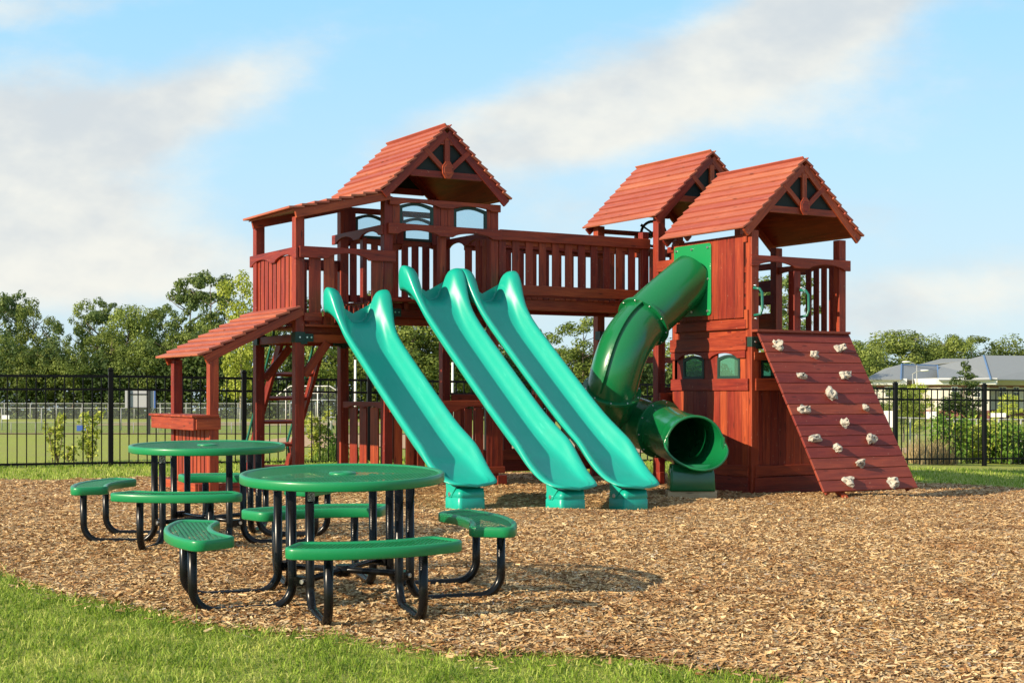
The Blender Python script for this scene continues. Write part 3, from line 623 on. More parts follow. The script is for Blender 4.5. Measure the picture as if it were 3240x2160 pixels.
for x in (12.10, 12.88):
    k = MB(); c = np.array([x, 14.19, 0]); k.tube([(x - .01, 14.20, 2.515), (x + .03, 14.13, 2.50), (x + .055, 14.11, 2.45), (x + .06, 14.11, 2.25), (x + .04, 14.12, 2.18), (x + .0, 14.20, 2.165)], .018, 10)
    h = k.build('grab_handle', HANDLE, PLAY)
    for dx, z in ((-.005, 2.545), (.005, 2.125)): MB().tube([(x + dx, 14.165, z), (x + dx, 14.20, z)], .012, 8).build('bolt', BOLT, h)

# ---- climbing wall
T0 = np.array([0, 14.13, 1.96]); T1 = np.array([0, 12.92, 0.0]); dn = (T1 - T0) / np.linalg.norm(T1 - T0); nn = np.cross(EX, dn); nn = -nn if nn[1] > 0 else nn; LL = np.linalg.norm(T1 - T0)
m = MB(); nb = 15; s = LL / nb
for i in range(nb):
    c = T0 + dn * (s * (i + .5)) + np.array([12.88, 0, 0]) + nn * (-.015); m.obox(c, EX, dn, nn, 1.565 + random.uniform(-.008, .008), s - .006, .032)
m.box(12.06, 13.66, 14.09, 14.2, 1.952, 1.985)
for x in (12.2, 13.55): m.beam(np.array([x, 0, 0]) + T0 - nn * .06, np.array([x, 0, 0]) + T1 - nn * .06, .045, .06, side=EX)
CW = tag(m.build('climbing_wall', WOODC, PLAY, .004), 'sloping plank climbing wall with pale rock holds')
for x in (12.44,): MB().beam((x, 13.1, .05), (x - .02, 12.87, -.13), .09, .06, side=EX).build('leg', WOOD, CW, .004)
hold_list = [(12.879, .341), (13.394, .241), (12.51, .671), (13.26, .666), (12.851, .958), (12.335, 1.151), (13.355, 1.149), (12.873, 1.366), (12.291, 1.585), (13.206, 1.609), (12.587, 1.73), (12.853, 1.946), (12.534, 2.188), (13.25, 2.218), (12.32, .213)]
HS = [(.075, .06), (.10, .065), (.085, .06), (.095, .07), (.10, .10), (.115, .06), (.08, .06), (.08, .075), (.11, .05), (.10, .07), (.08, .06), (.10, .055), (.10, .07), (.09, .075), (.085, .07)]
def icosphere(sub=3):
    b = bmesh.new(); bmesh.ops.create_icosphere(b, subdivisions=sub, radius=1); V = [np.array(v.co) for v in b.verts]; F = [[v.index for v in f.verts] for f in b.faces]; b.free(); return V, F
ICO = icosphere()
from mathutils import noise as mnoise
for k, ((x, t), (hx, hy)) in enumerate(zip(hold_list, HS)):
    c = T0 + dn * t + np.array([x, 0, 0]); m = MB(); o = len(m.v); ang = random.uniform(-.5, .5)
    for v in ICO[0]:
        q = mnoise.fractal(Vector(v * .9 + k * 7.3), 1.0, 2.0, 2) * .60 + mnoise.cell(Vector(v * 1.25 + k * 3.1)) * .22 + .92
        a, b2 = v[0] * math.cos(ang) - v[1] * math.sin(ang), v[0] * math.sin(ang) + v[1] * math.cos(ang)
        m.v.append(c + np.array(EX) * a * hx * .85 * q + dn * b2 * hy * .95 * q + nn * (max(v[2], -.05) * .075 * q + .002))
    for f in ICO[1]: m.face([o + i for i in f], None, .5, False)
    h = m.build('climbing_hold', ROCK, CW)
    mb = MB(); mb.tube([c + nn * .04, c + nn * (.078 + .01 * (k % 2))], .009, 8); mb.build('bolt', BLACKP, h)

# ---- wave slides
ZT = [(16.45, 0.33, .02), (16.44, .40, .045), (16.41, .45, .065), (16.35, .485, .078), (16.27, .485, .08), (16.20, .45, .072), (16.13, .36, .06), (16.06, .22, .04), (15.98, .08, .02), (15.87, -.055, .008), (15.675, -.225, 0), (15.26, -.525, 0), (14.86, -.815, 0), (14.48, -1.085, 0), (14.11, -1.345, 0), (13.90, -1.47, .012), (13.76, -1.555, .02), (13.64, -1.62, .022), (13.52, -1.73, .02), (13.40, -1.84, .012), (13.27, -1.94, 0), (13.15, -2.01, -.01), (13.05, -2.05, -.03), (12.97, -2.075, -.075), (12.93, -2.085, -.14), (12.915, -2.092, -.23)]
BD = {16.45: .27, 16.44: .335, 16.41: .385, 16.35: .42, 16.27: .43, 16.20: .41, 16.13: .35, 16.06: .275, 15.98: .235, 15.87: .228}
def slide(xc, z_in, length_scale, label, z_end):
    m = MB(); rings = []; ys = [q[0] for q in ZT]
    for y, z, fl in ZT:
        Y = 16.45 - (16.45 - y) * length_scale
        zz = z_in + z * ((z_in - z_end) / 2.092 if z < -.2 else 1)
        hw = .355 + fl
        d = BD.get(y, .225)
        if y < 13.75: d = max(.018, .225 * min(1, (y - 12.9) / .80) ** 1.15)
        d2 = d + .035
        e = min(1, d / .2); kk = min(1, max(0, (d - .23) / .18))
        half = [(hw - .012, -.085 * e - .012 - .20 * kk), (hw, -.03 - .004 - .03 * kk), (hw - .018, -.004), (hw - .045, 0), (hw - .078 - .05 * kk, -.010), (hw - .10 - .075 * kk, -.045 * e - .01), (hw - .115 - .10 * kk, -.45 * d), (hw - .135 - .12 * kk, -.78 * d), (hw - .18 - .14 * kk, -.96 * d), (max(.03, hw - .30 - .05 * kk), -d)]
        under = [(max(.03, hw - .30 - .05 * kk), -d2), (hw - .18 - .12 * kk, -d2 + .005), (hw - .11 - .06 * kk, -.8 * d - .03), (hw - .07 - .01 * kk, -.45 * d - .035), (hw - .045, -.11 * e - .03 - .18 * kk)]
        prof = [(a, b) for a, b in half] + [(-a, b) for a, b in half[::-1]] + [(-a, b) for a, b in under[::-1]][::-1][::-1]
        left_under = [(-a, b) for a, b in under[::-1]]; right_under = [(a, b) for a, b in under]
        prof = half + [(-a, b) for a, b in half[::-1]] + left_under + right_under
        rings.append([(xc + a, Y, zz + b) for a, b in prof])
    m.loft(rings, True, (True, True))
    SL = tag(m.build('slide', TEAL, PLAY), label); md = SL.modifiers.new('smooth', 'SUBSURF'); md.levels = md.render_levels = 1
    Y0 = 16.45 - (16.45 - 13.02) * length_scale; g = float(mz(xc, Y0 + .15))
    f = MB(); zt = z_end - .045
    def ring(w, l, z, yo=0, rr=.045):
        pts = []
        for cx, cy, a0 in ((1, 1, 0), (-1, 1, 1), (-1, -1, 2), (1, -1, 3)):
            for k in range(5): a = (a0 + k / 4) * math.pi / 2; pts.append((xc + cx * (w - rr) + rr * math.cos(a), Y0 + .17 + yo + cy * (l - rr) + rr * math.sin(a), z))
        return pts
    gb = g - .03; h1 = gb + .16
    f.loft([ring(.165, .17, gb - .08), ring(.165, .17, h1 - .012), ring(.158, .163, h1), ring(.158, .163, h1 + .006), ring(.165, .17, h1 + .014), ring(.155, .16, h1 + .10), ring(.14, .145, zt - .03), ring(.125, .13, zt + .0)])
    F = f.build('slide_foot', TEAL, SL)
    k = MB(); xs = xc - .172
    k.prism([(-.11, .17), (.14, .02), (.06, -.06), (.03, -.10), (-.05, -.10), (-.08, -.05)], (xs, Y0 + .20, zt - .02), (0, -1, 0), EZ, EX, .02); k.build('foot_tab', TEAL, SL, .008, 2)
    k = MB(); k.tube([(xs - .008, Y0 + .20, zt - .085), (xs + .005, Y0 + .20, zt - .085)], .024, 12); k.build('bolt', BOLT, F)
slide(7.56, 1.99, .885, 'lowest teal slide, leftmost, from the annexe deck', .235)
slide(8.585, 2.30, 1.0, 'middle teal slide from the left tower', .19)
slide(9.41, 2.30, 1.005, 'rightmost teal slide beside the bridge', .175)

# ---- tube slide
def spline(P, n=10):
    P = [np.array(p, float) for p in P]; P = [2 * P[0] - P[1]] + P + [2 * P[-1] - P[-2]]; out = []
    for i in range(1, len(P) - 2):
        for t in np.linspace(0, 1, n, endpoint=False):
            a, b, c, d = P[i - 1:i + 3]; out.append(.5 * (2 * b + (c - a) * t + (2 * a - 5 * b + 4 * c - d) * t * t + (3 * b - a - 3 * c + d) * t ** 3))
    return out + [P[-2]]
TP = [(12.05, 15.36, 2.74), (11.62, 15.36, 2.43), (11.20, 15.34, 2.11), (10.79, 15.20, 1.75), (10.66, 15.28, 1.22), (10.95, 15.70, .93), (11.25, 15.54, .79), (11.33, 15.08, .70), (11.22, 14.66, .635), (11.10, 14.32, .60)]
TR = .325
path = spline(TP, 12)
def frames(path):
    P = [np.array(p) for p in path]; out = []; u = None
    for i, p in enumerate(P):
        t = P[min(i + 1, len(P) - 1)] - P[max(i - 1, 0)]; t /= np.linalg.norm(t)
        if u is None: u = np.cross(t, EZ)
        u = u - t * (u @ t); u /= np.linalg.norm(u); out.append((p, t, u, np.cross(t, u)))
    return out
FR = frames(path); NS = 40
def rring(fr, r): p, t, u, w = fr; return [p + (u * math.cos(2 * math.pi * k / NS) + w * math.sin(2 * math.pi * k / NS)) * r for k in range(NS)]
def tube_part(name, i0, i1, parent=None):
    m = MB(); outer = [rring(FR[i], TR) for i in range(i0, i1 + 1)]; inner = [rring(FR[i], TR - .012) for i in range(i0, i1 + 1)]
    m.loft(outer, True, (False, False)); m.loft(inner[::-1], True, (False, False)); return m.build(name, TUBEG, parent)
TS = tag(empty('tube_slide', (12.05, 15.36, 2.74)), 'dark green enclosed spiral tube slide'); TS.parent = PLAY; TS.location = Vector((12.05, 15.36, 2.74)) - Vector(worldloc(PLAY)); 
joints = [24, 48, 82]
for a, b in ((0, 24), (24, 48), (48, 82), (82, len(path) - 1)): tube_part('tube_section', a, b, TS)
for j in joints:
    p, t, u, w = FR[j]; m = MB()
    prof = [(-.02, TR - .004), (-.02, TR + .055), (.02, TR + .055), (.02, TR - .004)]
    m.loft([[p + t * a + (u * math.cos(2 * math.pi * k / NS) + w * math.sin(2 * math.pi * k / NS)) * r for k in range(NS)] for a, r in prof], True, (False, False), sm=False); fl = m.build('flange', TUBEG, TS, .004, 2)
    for k in range(0, NS, 4):
        e = u * math.cos(2 * math.pi * k / NS) + w * math.sin(2 * math.pi * k / NS); c = p + e * (TR + .032); MB().tube([c - t * .03, c + t * .03], .010, 6).build('bolt', BOLT, fl)
# lengthwise seam rib of the second section
m = MB(); seam = []
for i in range(24, 48):
    p, t, u, w = FR[i]; vd = np.array([-.62, -.50, .35]); vd = vd - t * (vd @ t); vd /= np.linalg.norm(vd); seam.append((p + vd * (TR + .012), vd, t))
m.loft([[c + np.cross(t, v) * .012 + v * .03, c - np.cross(t, v) * .012 + v * .03, c - np.cross(t, v) * .012 - v * .03, c + np.cross(t, v) * .012 - v * .03] for c, v, t in seam], sm=False); m.build('seam_rib', TUBEG, TS)
# outlet hood and lip
p, t, u, w = FR[-1]; hd = np.array([-.27, -.94, -.12]); hd /= np.linalg.norm(hd)
side = np.cross(hd, EZ); side /= np.linalg.norm(side); upv = np.cross(side, hd)
E0 = np.array(TP[-1]); outer = []; inner = []
K = 12
for i in range(K + 1):
    s = i / K; ro, ri = [], []
    for k in range(NS):
        a = 2 * math.pi * k / NS; cx, cz = math.cos(a), math.sin(a)
        Lg = .30 + .26 * max(0, -cz) ** .8 - .03 * max(0, cz) + .10 * max(0, -cz) * (1 - abs(cx)); lo = min(1, max(0, (.35 - cz) / .7)); flare = 1 + s * s * (.07 + .17 * lo) + (.05 * s ** 6)
        dd = hd * (1 - s * .3) + np.array([hd[0], hd[1], 0]) * s * .3
        b = E0 + dd * Lg * s
        ro.append(b + (side * cx * flare + upv * cz * (1 - .10 * s * (cz < 0))) * TR * 1.02); ri.append(b + (side * cx * flare + upv * cz * (1 - .10 * s * (cz < 0))) * (TR - .012))
    outer.append(ro); inner.append(ri)
m = MB(); m.loft(outer, True, (False, False)); m.loft(inner[::-1], True, (False, False))
edge = [(np.array(a) + np.array(b)) / 2 for a, b in zip(outer[-1], inner[-1])]
m.tube(edge + [edge[0]], .018, 8, (False, False)); OUT = m.build('outlet', TUBEG, TS)
for sg in (-1, 1):
    c = E0 + hd * .31 + side * sg * (TR + .045); MB().obox(c, hd, side, EZ, .06, .03, .16).build('outlet_flange', TUBEG, OUT, .006, 2)
fd = np.array([-.50, -.866, 0]); fs = np.array([.866, -.50, 0]); FC = np.array([11.03, 14.12, 0]); g = float(mz(FC[0], FC[1]))
m = MB()
def fring(w, l, z): 
    q = []
    for cx, cy, a0 in ((1, 1, 0), (-1, 1, 1), (-1, -1, 2), (1, -1, 3)):
        for k in range(4): a = (a0 + k / 3) * math.pi / 2; q.append(FC + fs * (cx * (w - .03) + .03 * math.cos(a)) + fd * (cy * (l - .03) + .03 * math.sin(a)) + np.array([0, 0, z]))
    return q
m.loft([fring(.275, .15, g + .085), fring(.28, .155, g + .11), fring(.27, .145, g + .30), fring(.25, .12, g + .41)]); m.build('outlet_foot', TUBEG, OUT)
# mounting plate on the tower wall
m = MB(); yp0, yp1, zp0, zp1 = 14.98, 15.775, 2.20, 3.155; R_ = .05; pts = []
for cy, cz, a0 in ((yp1 - R_, zp1 - R_, 0), (yp0 + R_, zp1 - R_, 1), (yp0 + R_, zp0 + R_, 2), (yp1 - R_, zp0 + R_, 3)):
    for k in range(5): a = (a0 + k / 4) * math.pi / 2; pts.append((cy + R_ * math.cos(a), cz + R_ * math.sin(a)))
m.prism(pts, (12.028, 0, 0), EY, EZ, EX, .016); pl = m.build('mounting_plate', PLATEG, TS, .004, 2)
for y in (yp0 + .06, (yp0 + yp1) / 2, yp1 - .06):
    for z in (zp0 + .06, 2.68, zp1 - .06):
        if not (y == (yp0 + yp1) / 2 and z == 2.68): MB().tube([(12.012, y, z), (12.03, y, z)], .016, 8).build('bolt', BOLT, pl)
blk = MB(); blk.obox(FC + np.array([0, 0, g + .02]), fs, fd, EZ, .60, .26, .14)
tag(blk.build('timber_block', PINE, None, .006, 2, origin=(FC[0], FC[1], g)), 'bare pale timber block under the outlet of the green tube slide', 'timber block')
# ------------------------------------------------------------------ picnic tables
def mesh_bars(inside, R, z, ang, pitch, w, h, m, mi=0):
    """one family of straight bars of an expanded-metal top, clipped to inside(x, y)"""
    ca, sa = math.cos(ang), math.sin(ang); n = int(R / pitch) + 1
    for i in range(-n, n + 1):
        o = i * pitch; ss = np.arange(-R, R + .001, .01); X = ss * ca - o * sa; Y = ss * sa + o * ca; ok = inside(X, Y); st = None
        for k in range(len(ss) + 1):
            v = k < len(ss) and ok[k]
            if v and st is None: st = k
            if not v and st is not None:
                if k - 1 > st:
                    a, b = ss[st], ss[k - 1]; c = (a + b) / 2
                    m.obox((c * ca - o * sa, c * sa + o * ca, z), (ca, sa, 0), (-sa, ca, 0), EZ, b - a, w, h, r=.5)
                st = None
def offset_loop(pts, d):
    n = len(pts); out = []
    for i in range(n):
        a, b, c = np.array(pts[i - 1]), np.array(pts[i]), np.array(pts[(i + 1) % n]); t = c - a; t /= np.linalg.norm(t) + 1e-9; out.append(b + np.array([t[1], -t[0]]) * d)
    return out
def rim_top(outline, z, drop, m):
    """rolled steel edge around a counter-clockwise outline; returns nothing"""
    prof = [(-.035, -.006), (-.030, .0), (-.012, .003), (-.003, -.001), (0, -.010), (0, -drop + .006), (-.006, -drop), (-.014, -drop + .004), (-.012, -.014), (-.035, -.012)]
    n = len(outline); rings = []
    for dx, dz in prof: rings.append([(q[0], q[1], z + dz) for q in offset_loop(outline, dx)])
    rings.append(rings[0]); m.loft(rings, True, (False, False))
def seat_outline(r0, r1, half, cr=.07):
    pts = []
    def corner(rc, ac, a_from, a_to, k=6):
        c = np.array([rc * math.cos(ac), rc * math.sin(ac)])
        for i in range(k + 1): a = a_from + (a_to - a_from) * i / k; pts.append(c + np.array([math.cos(a), math.sin(a)]) * cr)
    n = 18
    do, di = math.asin(cr / (r1 - cr)), math.asin(cr / (r0 + cr))
    corner(r1 - cr, -half + do, -half - math.pi / 2, -half)
    for i in range(1, n): a = -half + do + (2 * half - 2 * do) * i / n; pts.append(np.array([math.cos(a), math.sin(a)]) * r1)
    corner(r1 - cr, half - do, half, half + math.pi / 2)
    corner(r0 + cr, half - di, half + math.pi / 2, half + math.pi)
    for i in range(1, n): a = half - di - (2 * half - 2 * di) * i / n; pts.append(np.array([math.cos(a), math.sin(a)]) * r0)
    corner(r0 + cr, -half + di, -half - math.pi, -half - math.pi / 2)
    return pts
def make_table(name, loc, rz, tilt, label):
    root = tag(empty(name, loc), label, 'picnic table', 'round green picnic tables on the mulch'); root.rotation_euler = Matrix.Rotation(-rz, 3, 'Z').to_euler() if False else (0, 0, rz)
    O = np.zeros(3); TD = .595; ZT_ = .745
    def B(m, nm, mt, p, bv=0, sg=1): return m.build(nm, mt, p, bv, sg, origin=None)
    def local(m):   # author in the table's own frame
        return m
    m = MB(); rim_top([(TD * math.cos(a), TD * math.sin(a)) for a in np.linspace(0, 2 * math.pi, 97)[:-1]], ZT_, .052, m)
    ins = lambda X, Y: (X * X + Y * Y < (TD - .02) ** 2) & (X * X + Y * Y > .055 ** 2)
    for a in (rad(28), rad(-28)): mesh_bars(ins, TD, ZT_ - .006, a, .023, .0052, .0010, m)
    m.loft([[(r * math.cos(a), r * math.sin(a), z) for a in np.linspace(0, 2 * math.pi, 33)[:-1]] for r, z in ((.02, ZT_ - .01), (.022, ZT_ + .001), (.04, ZT_ + .006), (.075, ZT_ + .004), (.08, ZT_ - .004), (.078, ZT_ - .012))], True, (False, False))
    top = mlocal(m, 'tabletop', TABLEG, root)
    m = MB()
    for a in (.13, .13 + math.pi / 2): m.beam((-.55 * math.cos(a), -.55 * math.sin(a), ZT_ - .035), (.55 * math.cos(a), .55 * math.sin(a), ZT_ - .035), .05, .025, side=(-math.sin(a), math.cos(a), 0))
    mlocal(m, 'top_brace', BLACK, root)
    for q in range(4):
        a = q * math.pi / 2; c, s_ = math.cos(a), math.sin(a); rot = lambda p: (p[0] * c - p[1] * s_, p[0] * s_ + p[1] * c, p[2])
        out = seat_outline(.745, 1.02, rad(29.5)); out = [(p[0] * c - p[1] * s_, p[0] * s_ + p[1] * c) for p in out]
        m = MB(); rim_top(out, .445, .058, m)
        def ins(X, Y):
            r = np.hypot(X, Y); t = np.arctan2(Y * c - X * s_, X * c + Y * s_); return (r > .765) & (r < 1.0) & (np.abs(t) * r < rad(29.5) * r - .022)
        for b in (rad(28), rad(-28)): mesh_bars(ins, 1.0, .439, a + b, .023, .0052, .0010, m)
        mlocal(m, 'seat', TABLEG, root)
        for sg in (-1, 1):
            y = .255 * sg; R_ = .13; RO = .89; P = [(RO, y, .425), (RO, y, .02 + R_)]
            for k in range(1, 8): t = k / 8 * math.pi / 2; P.append((RO - R_ + R_ * math.cos(t), y, .02 + R_ - R_ * math.sin(t)))
            P += [(RO - R_, y, .02), (.34 + R_, y, .02)]
            for k in range(1, 8): t = k / 8 * math.pi / 2; P.append((.34 + R_ - R_ * math.sin(t), y, .02 + R_ - R_ * math.cos(t)))
            P += [(.34, y, .02 + R_), (.34, y, .70)]
            m = MB(); m.tube([rot(p) for p in P], .0255, 14); lg = mlocal(m, 'leg', BLACK, root)
            if sg == -1:
                k = MB(); zz = .655
                k.loft([[rot((.34 + .0285 * math.cos(t), y + .0285 * math.sin(t), z)) for t in np.linspace(-.6, 1.2, 8)] for z in (zz - .03, zz + .03)], False, sm=True)
                mlocal(k, 'maker_plate', STICK, lg)
    m = MB()
    for a in (0, math.pi / 2):
        c, s_ = math.cos(a + .785), math.sin(a + .785); m.tube([(-.40 * c, -.40 * s_, .17), (.40 * c, .40 * s_, .17 + .012)], .018, 10)
        for sg in (-1, 1): m.obox((.41 * c * sg, .41 * s_ * sg, .172), (c, s_, 0), (-s_, c, 0), EZ, .05, .10, .05)
    m.tube([(0, 0, .14), (0, 0, .205)], .045, 12); cb = mlocal(m, 'cross_brace', BLACK, root)
    k = MB()
    for a in (.785, 2.356, 3.927, 5.498):
        c, s_ = math.cos(a), math.sin(a); k = MB(); k.tube([(.43 * c - .02 * s_, .43 * s_ + .02 * c, .172), (.448 * c - .02 * s_, .448 * s_ + .02 * c, .172)], .013, 8); mlocal(k, 'bolt', BOLT, cb)
    return root
def mlocal(m, name, mt, parent):
    """mesh already in the local frame of its thing"""
    ob = m.build(name, mt, None); ob.parent = parent; return ob
def stickmat():
    m, t = mat('maker_plate_print'); tc = t.n('ShaderNodeTexCoord'); n = t.n('ShaderNodeTexNoise', {'Scale': 260.0, 'Detail': 1}); t.set(n.inputs['Vector'], tc.outputs['Object'])
    c = t.mix(t.smooth(n.outputs['Fac'], .52, .56), (.01, .01, .01), (.5, .5, .48)); finish(t, Base_Color=c, Roughness=.4); return m
STICK = stickmat()
def place_table(t, lat, dep, z, rot, tilt):
    p = RT * lat + FW * dep; t.location = (p[0], p[1], z)
    t.rotation_euler = (Matrix.Rotation(tilt, 3, Vector(RT)) @ Matrix.Rotation(-YAW + rot, 3, 'Z')).to_euler()
T1_ = make_table('picnic_table', (0, 0, 0), 0, 0, 'nearest round green mesh-top picnic table with four curved seats, beside the grass')
place_table(T1_, -.99, 8.50, -.018, rad(-72), rad(2.2))
T2_ = copy_tree(T1_); T2_['label'] = 'farther round green mesh-top picnic table, in front of the wooden play shop counter'
place_table(T2_, -2.36, 11.25, .045, rad(-93), rad(1.2))

# ------------------------------------------------------------------ black metal fence
F0 = np.array([-6.45, 23.3]); F1 = np.array([7.565, 28.6]); FL = np.linalg.norm(F1 - F0); FD = (F1 - F0) / FL
PAN = FL / 7
def fpt(s): q = F0 + FD * s; return RT * q[0] + FW * q[1]
def fz(s): return np.interp(s, [-10, 0, FL, FL + 10], [.0, 0, -.19, -.30])
fd3 = RT * FD[0] + FW * FD[1]; fn3 = np.cross(EZ, fd3)
FEN = tag(empty('metal_fence', tuple(fpt(FL / 2) + np.array([0, 0, fz(FL / 2)]))), 'black metal picket fence running behind the whole playset', 'fence')
for i in range(-3, 12):
    s = i * PAN; p = fpt(s); z = fz(s); m = MB(); m.obox(p + np.array([0, 0, z + .70]), fd3, fn3, EZ, .078, .078, 1.66); m.obox(p + np.array([0, 0, z + 1.545]), fd3, fn3, EZ, .09, .09, .03); m.obox(p + np.array([0, 0, z + 1.57]), fd3, fn3, EZ, .055, .055, .03); m.build('post', FENCEM, FEN, .006)
    if i == 11: break
    m = MB(); m2 = MB()
    for h, w in ((1.445, .04), (1.235, .036), (.055, .036)):
        a = fpt(s + .04); b = fpt(s + PAN - .04); a[2] = fz(s) + h; b[2] = fz(s + PAN) + h; m.beam(a, b, .03, w, side=fn3)
    for k in range(1, 15):
        q = s + PAN * k / 15; p = fpt(q); z = fz(q); m.obox(p + np.array([0, 0, z + .70]), fd3, fn3, EZ, .0175, .0175, 1.50)
    m.build('fence_panel', FENCEM, FEN)

# ------------------------------------------------------------------ trees
def leaf_quads(C, N, size, up=.4, elong=1.0):
    """C centres, N normals-ish -> quads"""
    n = len(C); d = RNG.normal(size=(n, 3)); d[:, 2] *= .7; d /= np.linalg.norm(d, axis=1)[:, None]
    nn = RNG.normal(size=(n, 3)) * .8 + N; nn[:, 2] += up; a = np.cross(nn, d); a /= np.linalg.norm(a, axis=1)[:, None] + 1e-9; b = np.cross(a, nn); b /= np.linalg.norm(b, axis=1)[:, None] + 1e-9
    s = size * RNG.uniform(.6, 1.4, n)[:, None]; a *= s * elong; b *= s * .6
    V = np.stack([C - a, C + b * .9, C + a, C - b * .9], 1).reshape(-1, 3); F = np.arange(4 * n).reshape(n, 4); return V, F
def crown_mesh(name, mt, kind, h, w, n, leaf, seed):
    rg = np.random.default_rng(seed); cl = []
    if kind == 'pine':          # tall, bare below, whorled flat clumps
        for k in range(72):
            t = rg.uniform(.0, 1) ** .9; z = h * (.24 + .74 * t); r = w * .5 * (.30 + .75 * math.sin(math.pi * min(.98, .12 + .62 * (1 - t)))) * rg.uniform(.15, 1.05); a = rg.uniform(0, 2 * math.pi); cl.append((r * math.cos(a), r * math.sin(a), z, w * rg.uniform(.08, .16), .6))
    elif kind == 'cone':
        for k in range(52):
            t = rg.uniform(0, 1); z = h * (.10 + .88 * t); r = w * .5 * (1.02 - t) * rg.uniform(.4, 1.05); a = rg.uniform(0, 2 * math.pi); cl.append((r * math.cos(a), r * math.sin(a), z, w * (.06 + .14 * (1 - t)), .6))
    elif kind == 'spire':       # narrow, ragged
        for k in range(60):
            t = rg.uniform(0, 1); z = h * (.16 + .82 * t); r = w * .5 * (math.sin(math.pi * (.12 + .80 * (1 - t))) ** .8) * rg.uniform(.2, 1.15); a = rg.uniform(0, 2 * math.pi); cl.append((r * math.cos(a), r * math.sin(a), z, w * rg.uniform(.10, .20), .8))
    else:                       # round, lobed
        for k in range(70):
            v = rg.normal(size=3); v /= np.linalg.norm(v); q = rg.uniform(.45, 1.0); t = .60 + v[2] * .37 * q; cl.append((v[0] * w * .5 * q * (1.05 - .25 * v[2]), v[1] * w * .5 * q * (1.05 - .25 * v[2]), h * t, w * rg.uniform(.10, .19), .75))
    cl = np.array(cl); wt = cl[:, 3] ** 2; idx = rg.choice(len(cl), n, p=wt / wt.sum()); v = rg.normal(size=(n, 3)); v /= np.linalg.norm(v, axis=1)[:, None]; q = rg.uniform(.35, 1.0, n) ** .5
    C = cl[idx, :3] + v * (q * cl[idx, 3])[:, None] * np.stack([np.ones(n), np.ones(n), cl[idx, 4]], 1)
    V, F = leaf_quads(C, v * 2.0 + np.array([0, 0, .35]), leaf)
    base = rg.uniform(0, 1, len(cl)); return fast_mesh(name, V, F, 4, mt, False, np.clip(base[idx] * .55 + rg.uniform(0, .5, n), 0, 1))
def trunk_mesh(name, mt, h, r, seed, limbs=5, top=.9):
    rg = np.random.default_rng(seed); m = MB(); P = [np.array([0, 0, -.3])]; 
    for k in range(1, 8): P.append(np.array([rg.normal() * r * .5, rg.normal() * r * .5, h * top * k / 7]))
    m.tube(P, [r * (1 - .85 * k / 7) for k in range(8)], 8)
    for k in range(limbs):
        z = h * rg.uniform(.4, .8); a = rg.uniform(0, 6.28); L = h * rg.uniform(.12, .2); m.tube([(0, 0, z), (L * .5 * math.cos(a), L * .5 * math.sin(a), z + L * .25), (L * math.cos(a), L * math.sin(a), z + L * .6)], [r * .35, r * .22, r * .08], 6)
    ob = m.build(name, mt, None); me = ob.data; bpy.data.objects.remove(ob); return me
PROTO = {}
def proto(key, kind, h, w, n, leaf, mt, bark, tr):
    for k in range(2): PROTO[(key, k)] = (crown_mesh('crown', mt, kind, h, w, n, leaf, hash_(key) + k), trunk_mesh('trunk', bark, h, tr, hash_(key) + k + 50, 7 if kind != 'cone' else 0))
def hash_(s): return sum(ord(c) * (i + 3) for i, c in enumerate(s)) % 9973
proto('pine', 'pine', 10, 4.6, 7000, .115, PINEL, BARK, .16)
proto('round', 'round', 10, 7.0, 12000, .125, LEAF, BARK, .20)
proto('spire', 'spire', 10, 4.2, 7000, .115, LEAF, BARK, .14)
proto('yellow', 'spire', 10, 4.4, 6000, .115, LEAFY, PALEBARK, .12)
proto('cone', 'cone', 10, 6.0, 7000, .13, DARKL, BARK, .12)
NT_ = [0]
def tree(key, u, vtop, dep, width, label, group=None, name='tree', vbase=None, cat='tree'):
    """u: direction across the view, vtop: direction of its tip, width in metres"""
    k = NT_[0] % 2; NT_[0] += 1; cm, tm = PROTO[(key, k)]
    g = far(u, 1238, dep); z0 = float(gz(g[0], g[1])); top = far(u, vtop, dep)[2]; sc = (top - z0) / 10.0; pw = {'pine': 4.6, 'round': 7.0, 'spire': 4.2, 'yellow': 4.4, 'cone': 6.0}[key]
    r = empty(name, (g[0], g[1], z0), random.uniform(0, 6.28)); sx = width / pw; r.scale = (sx, sx, sc)
    for nm, me in (('trunk', tm), ('crown', cm)):
        o = bpy.data.objects.new(nm, me); COL.objects.link(o); o.parent = r
    tag(r, label, cat, group); return r
GW = 'trees of the wood beyond the ball field'
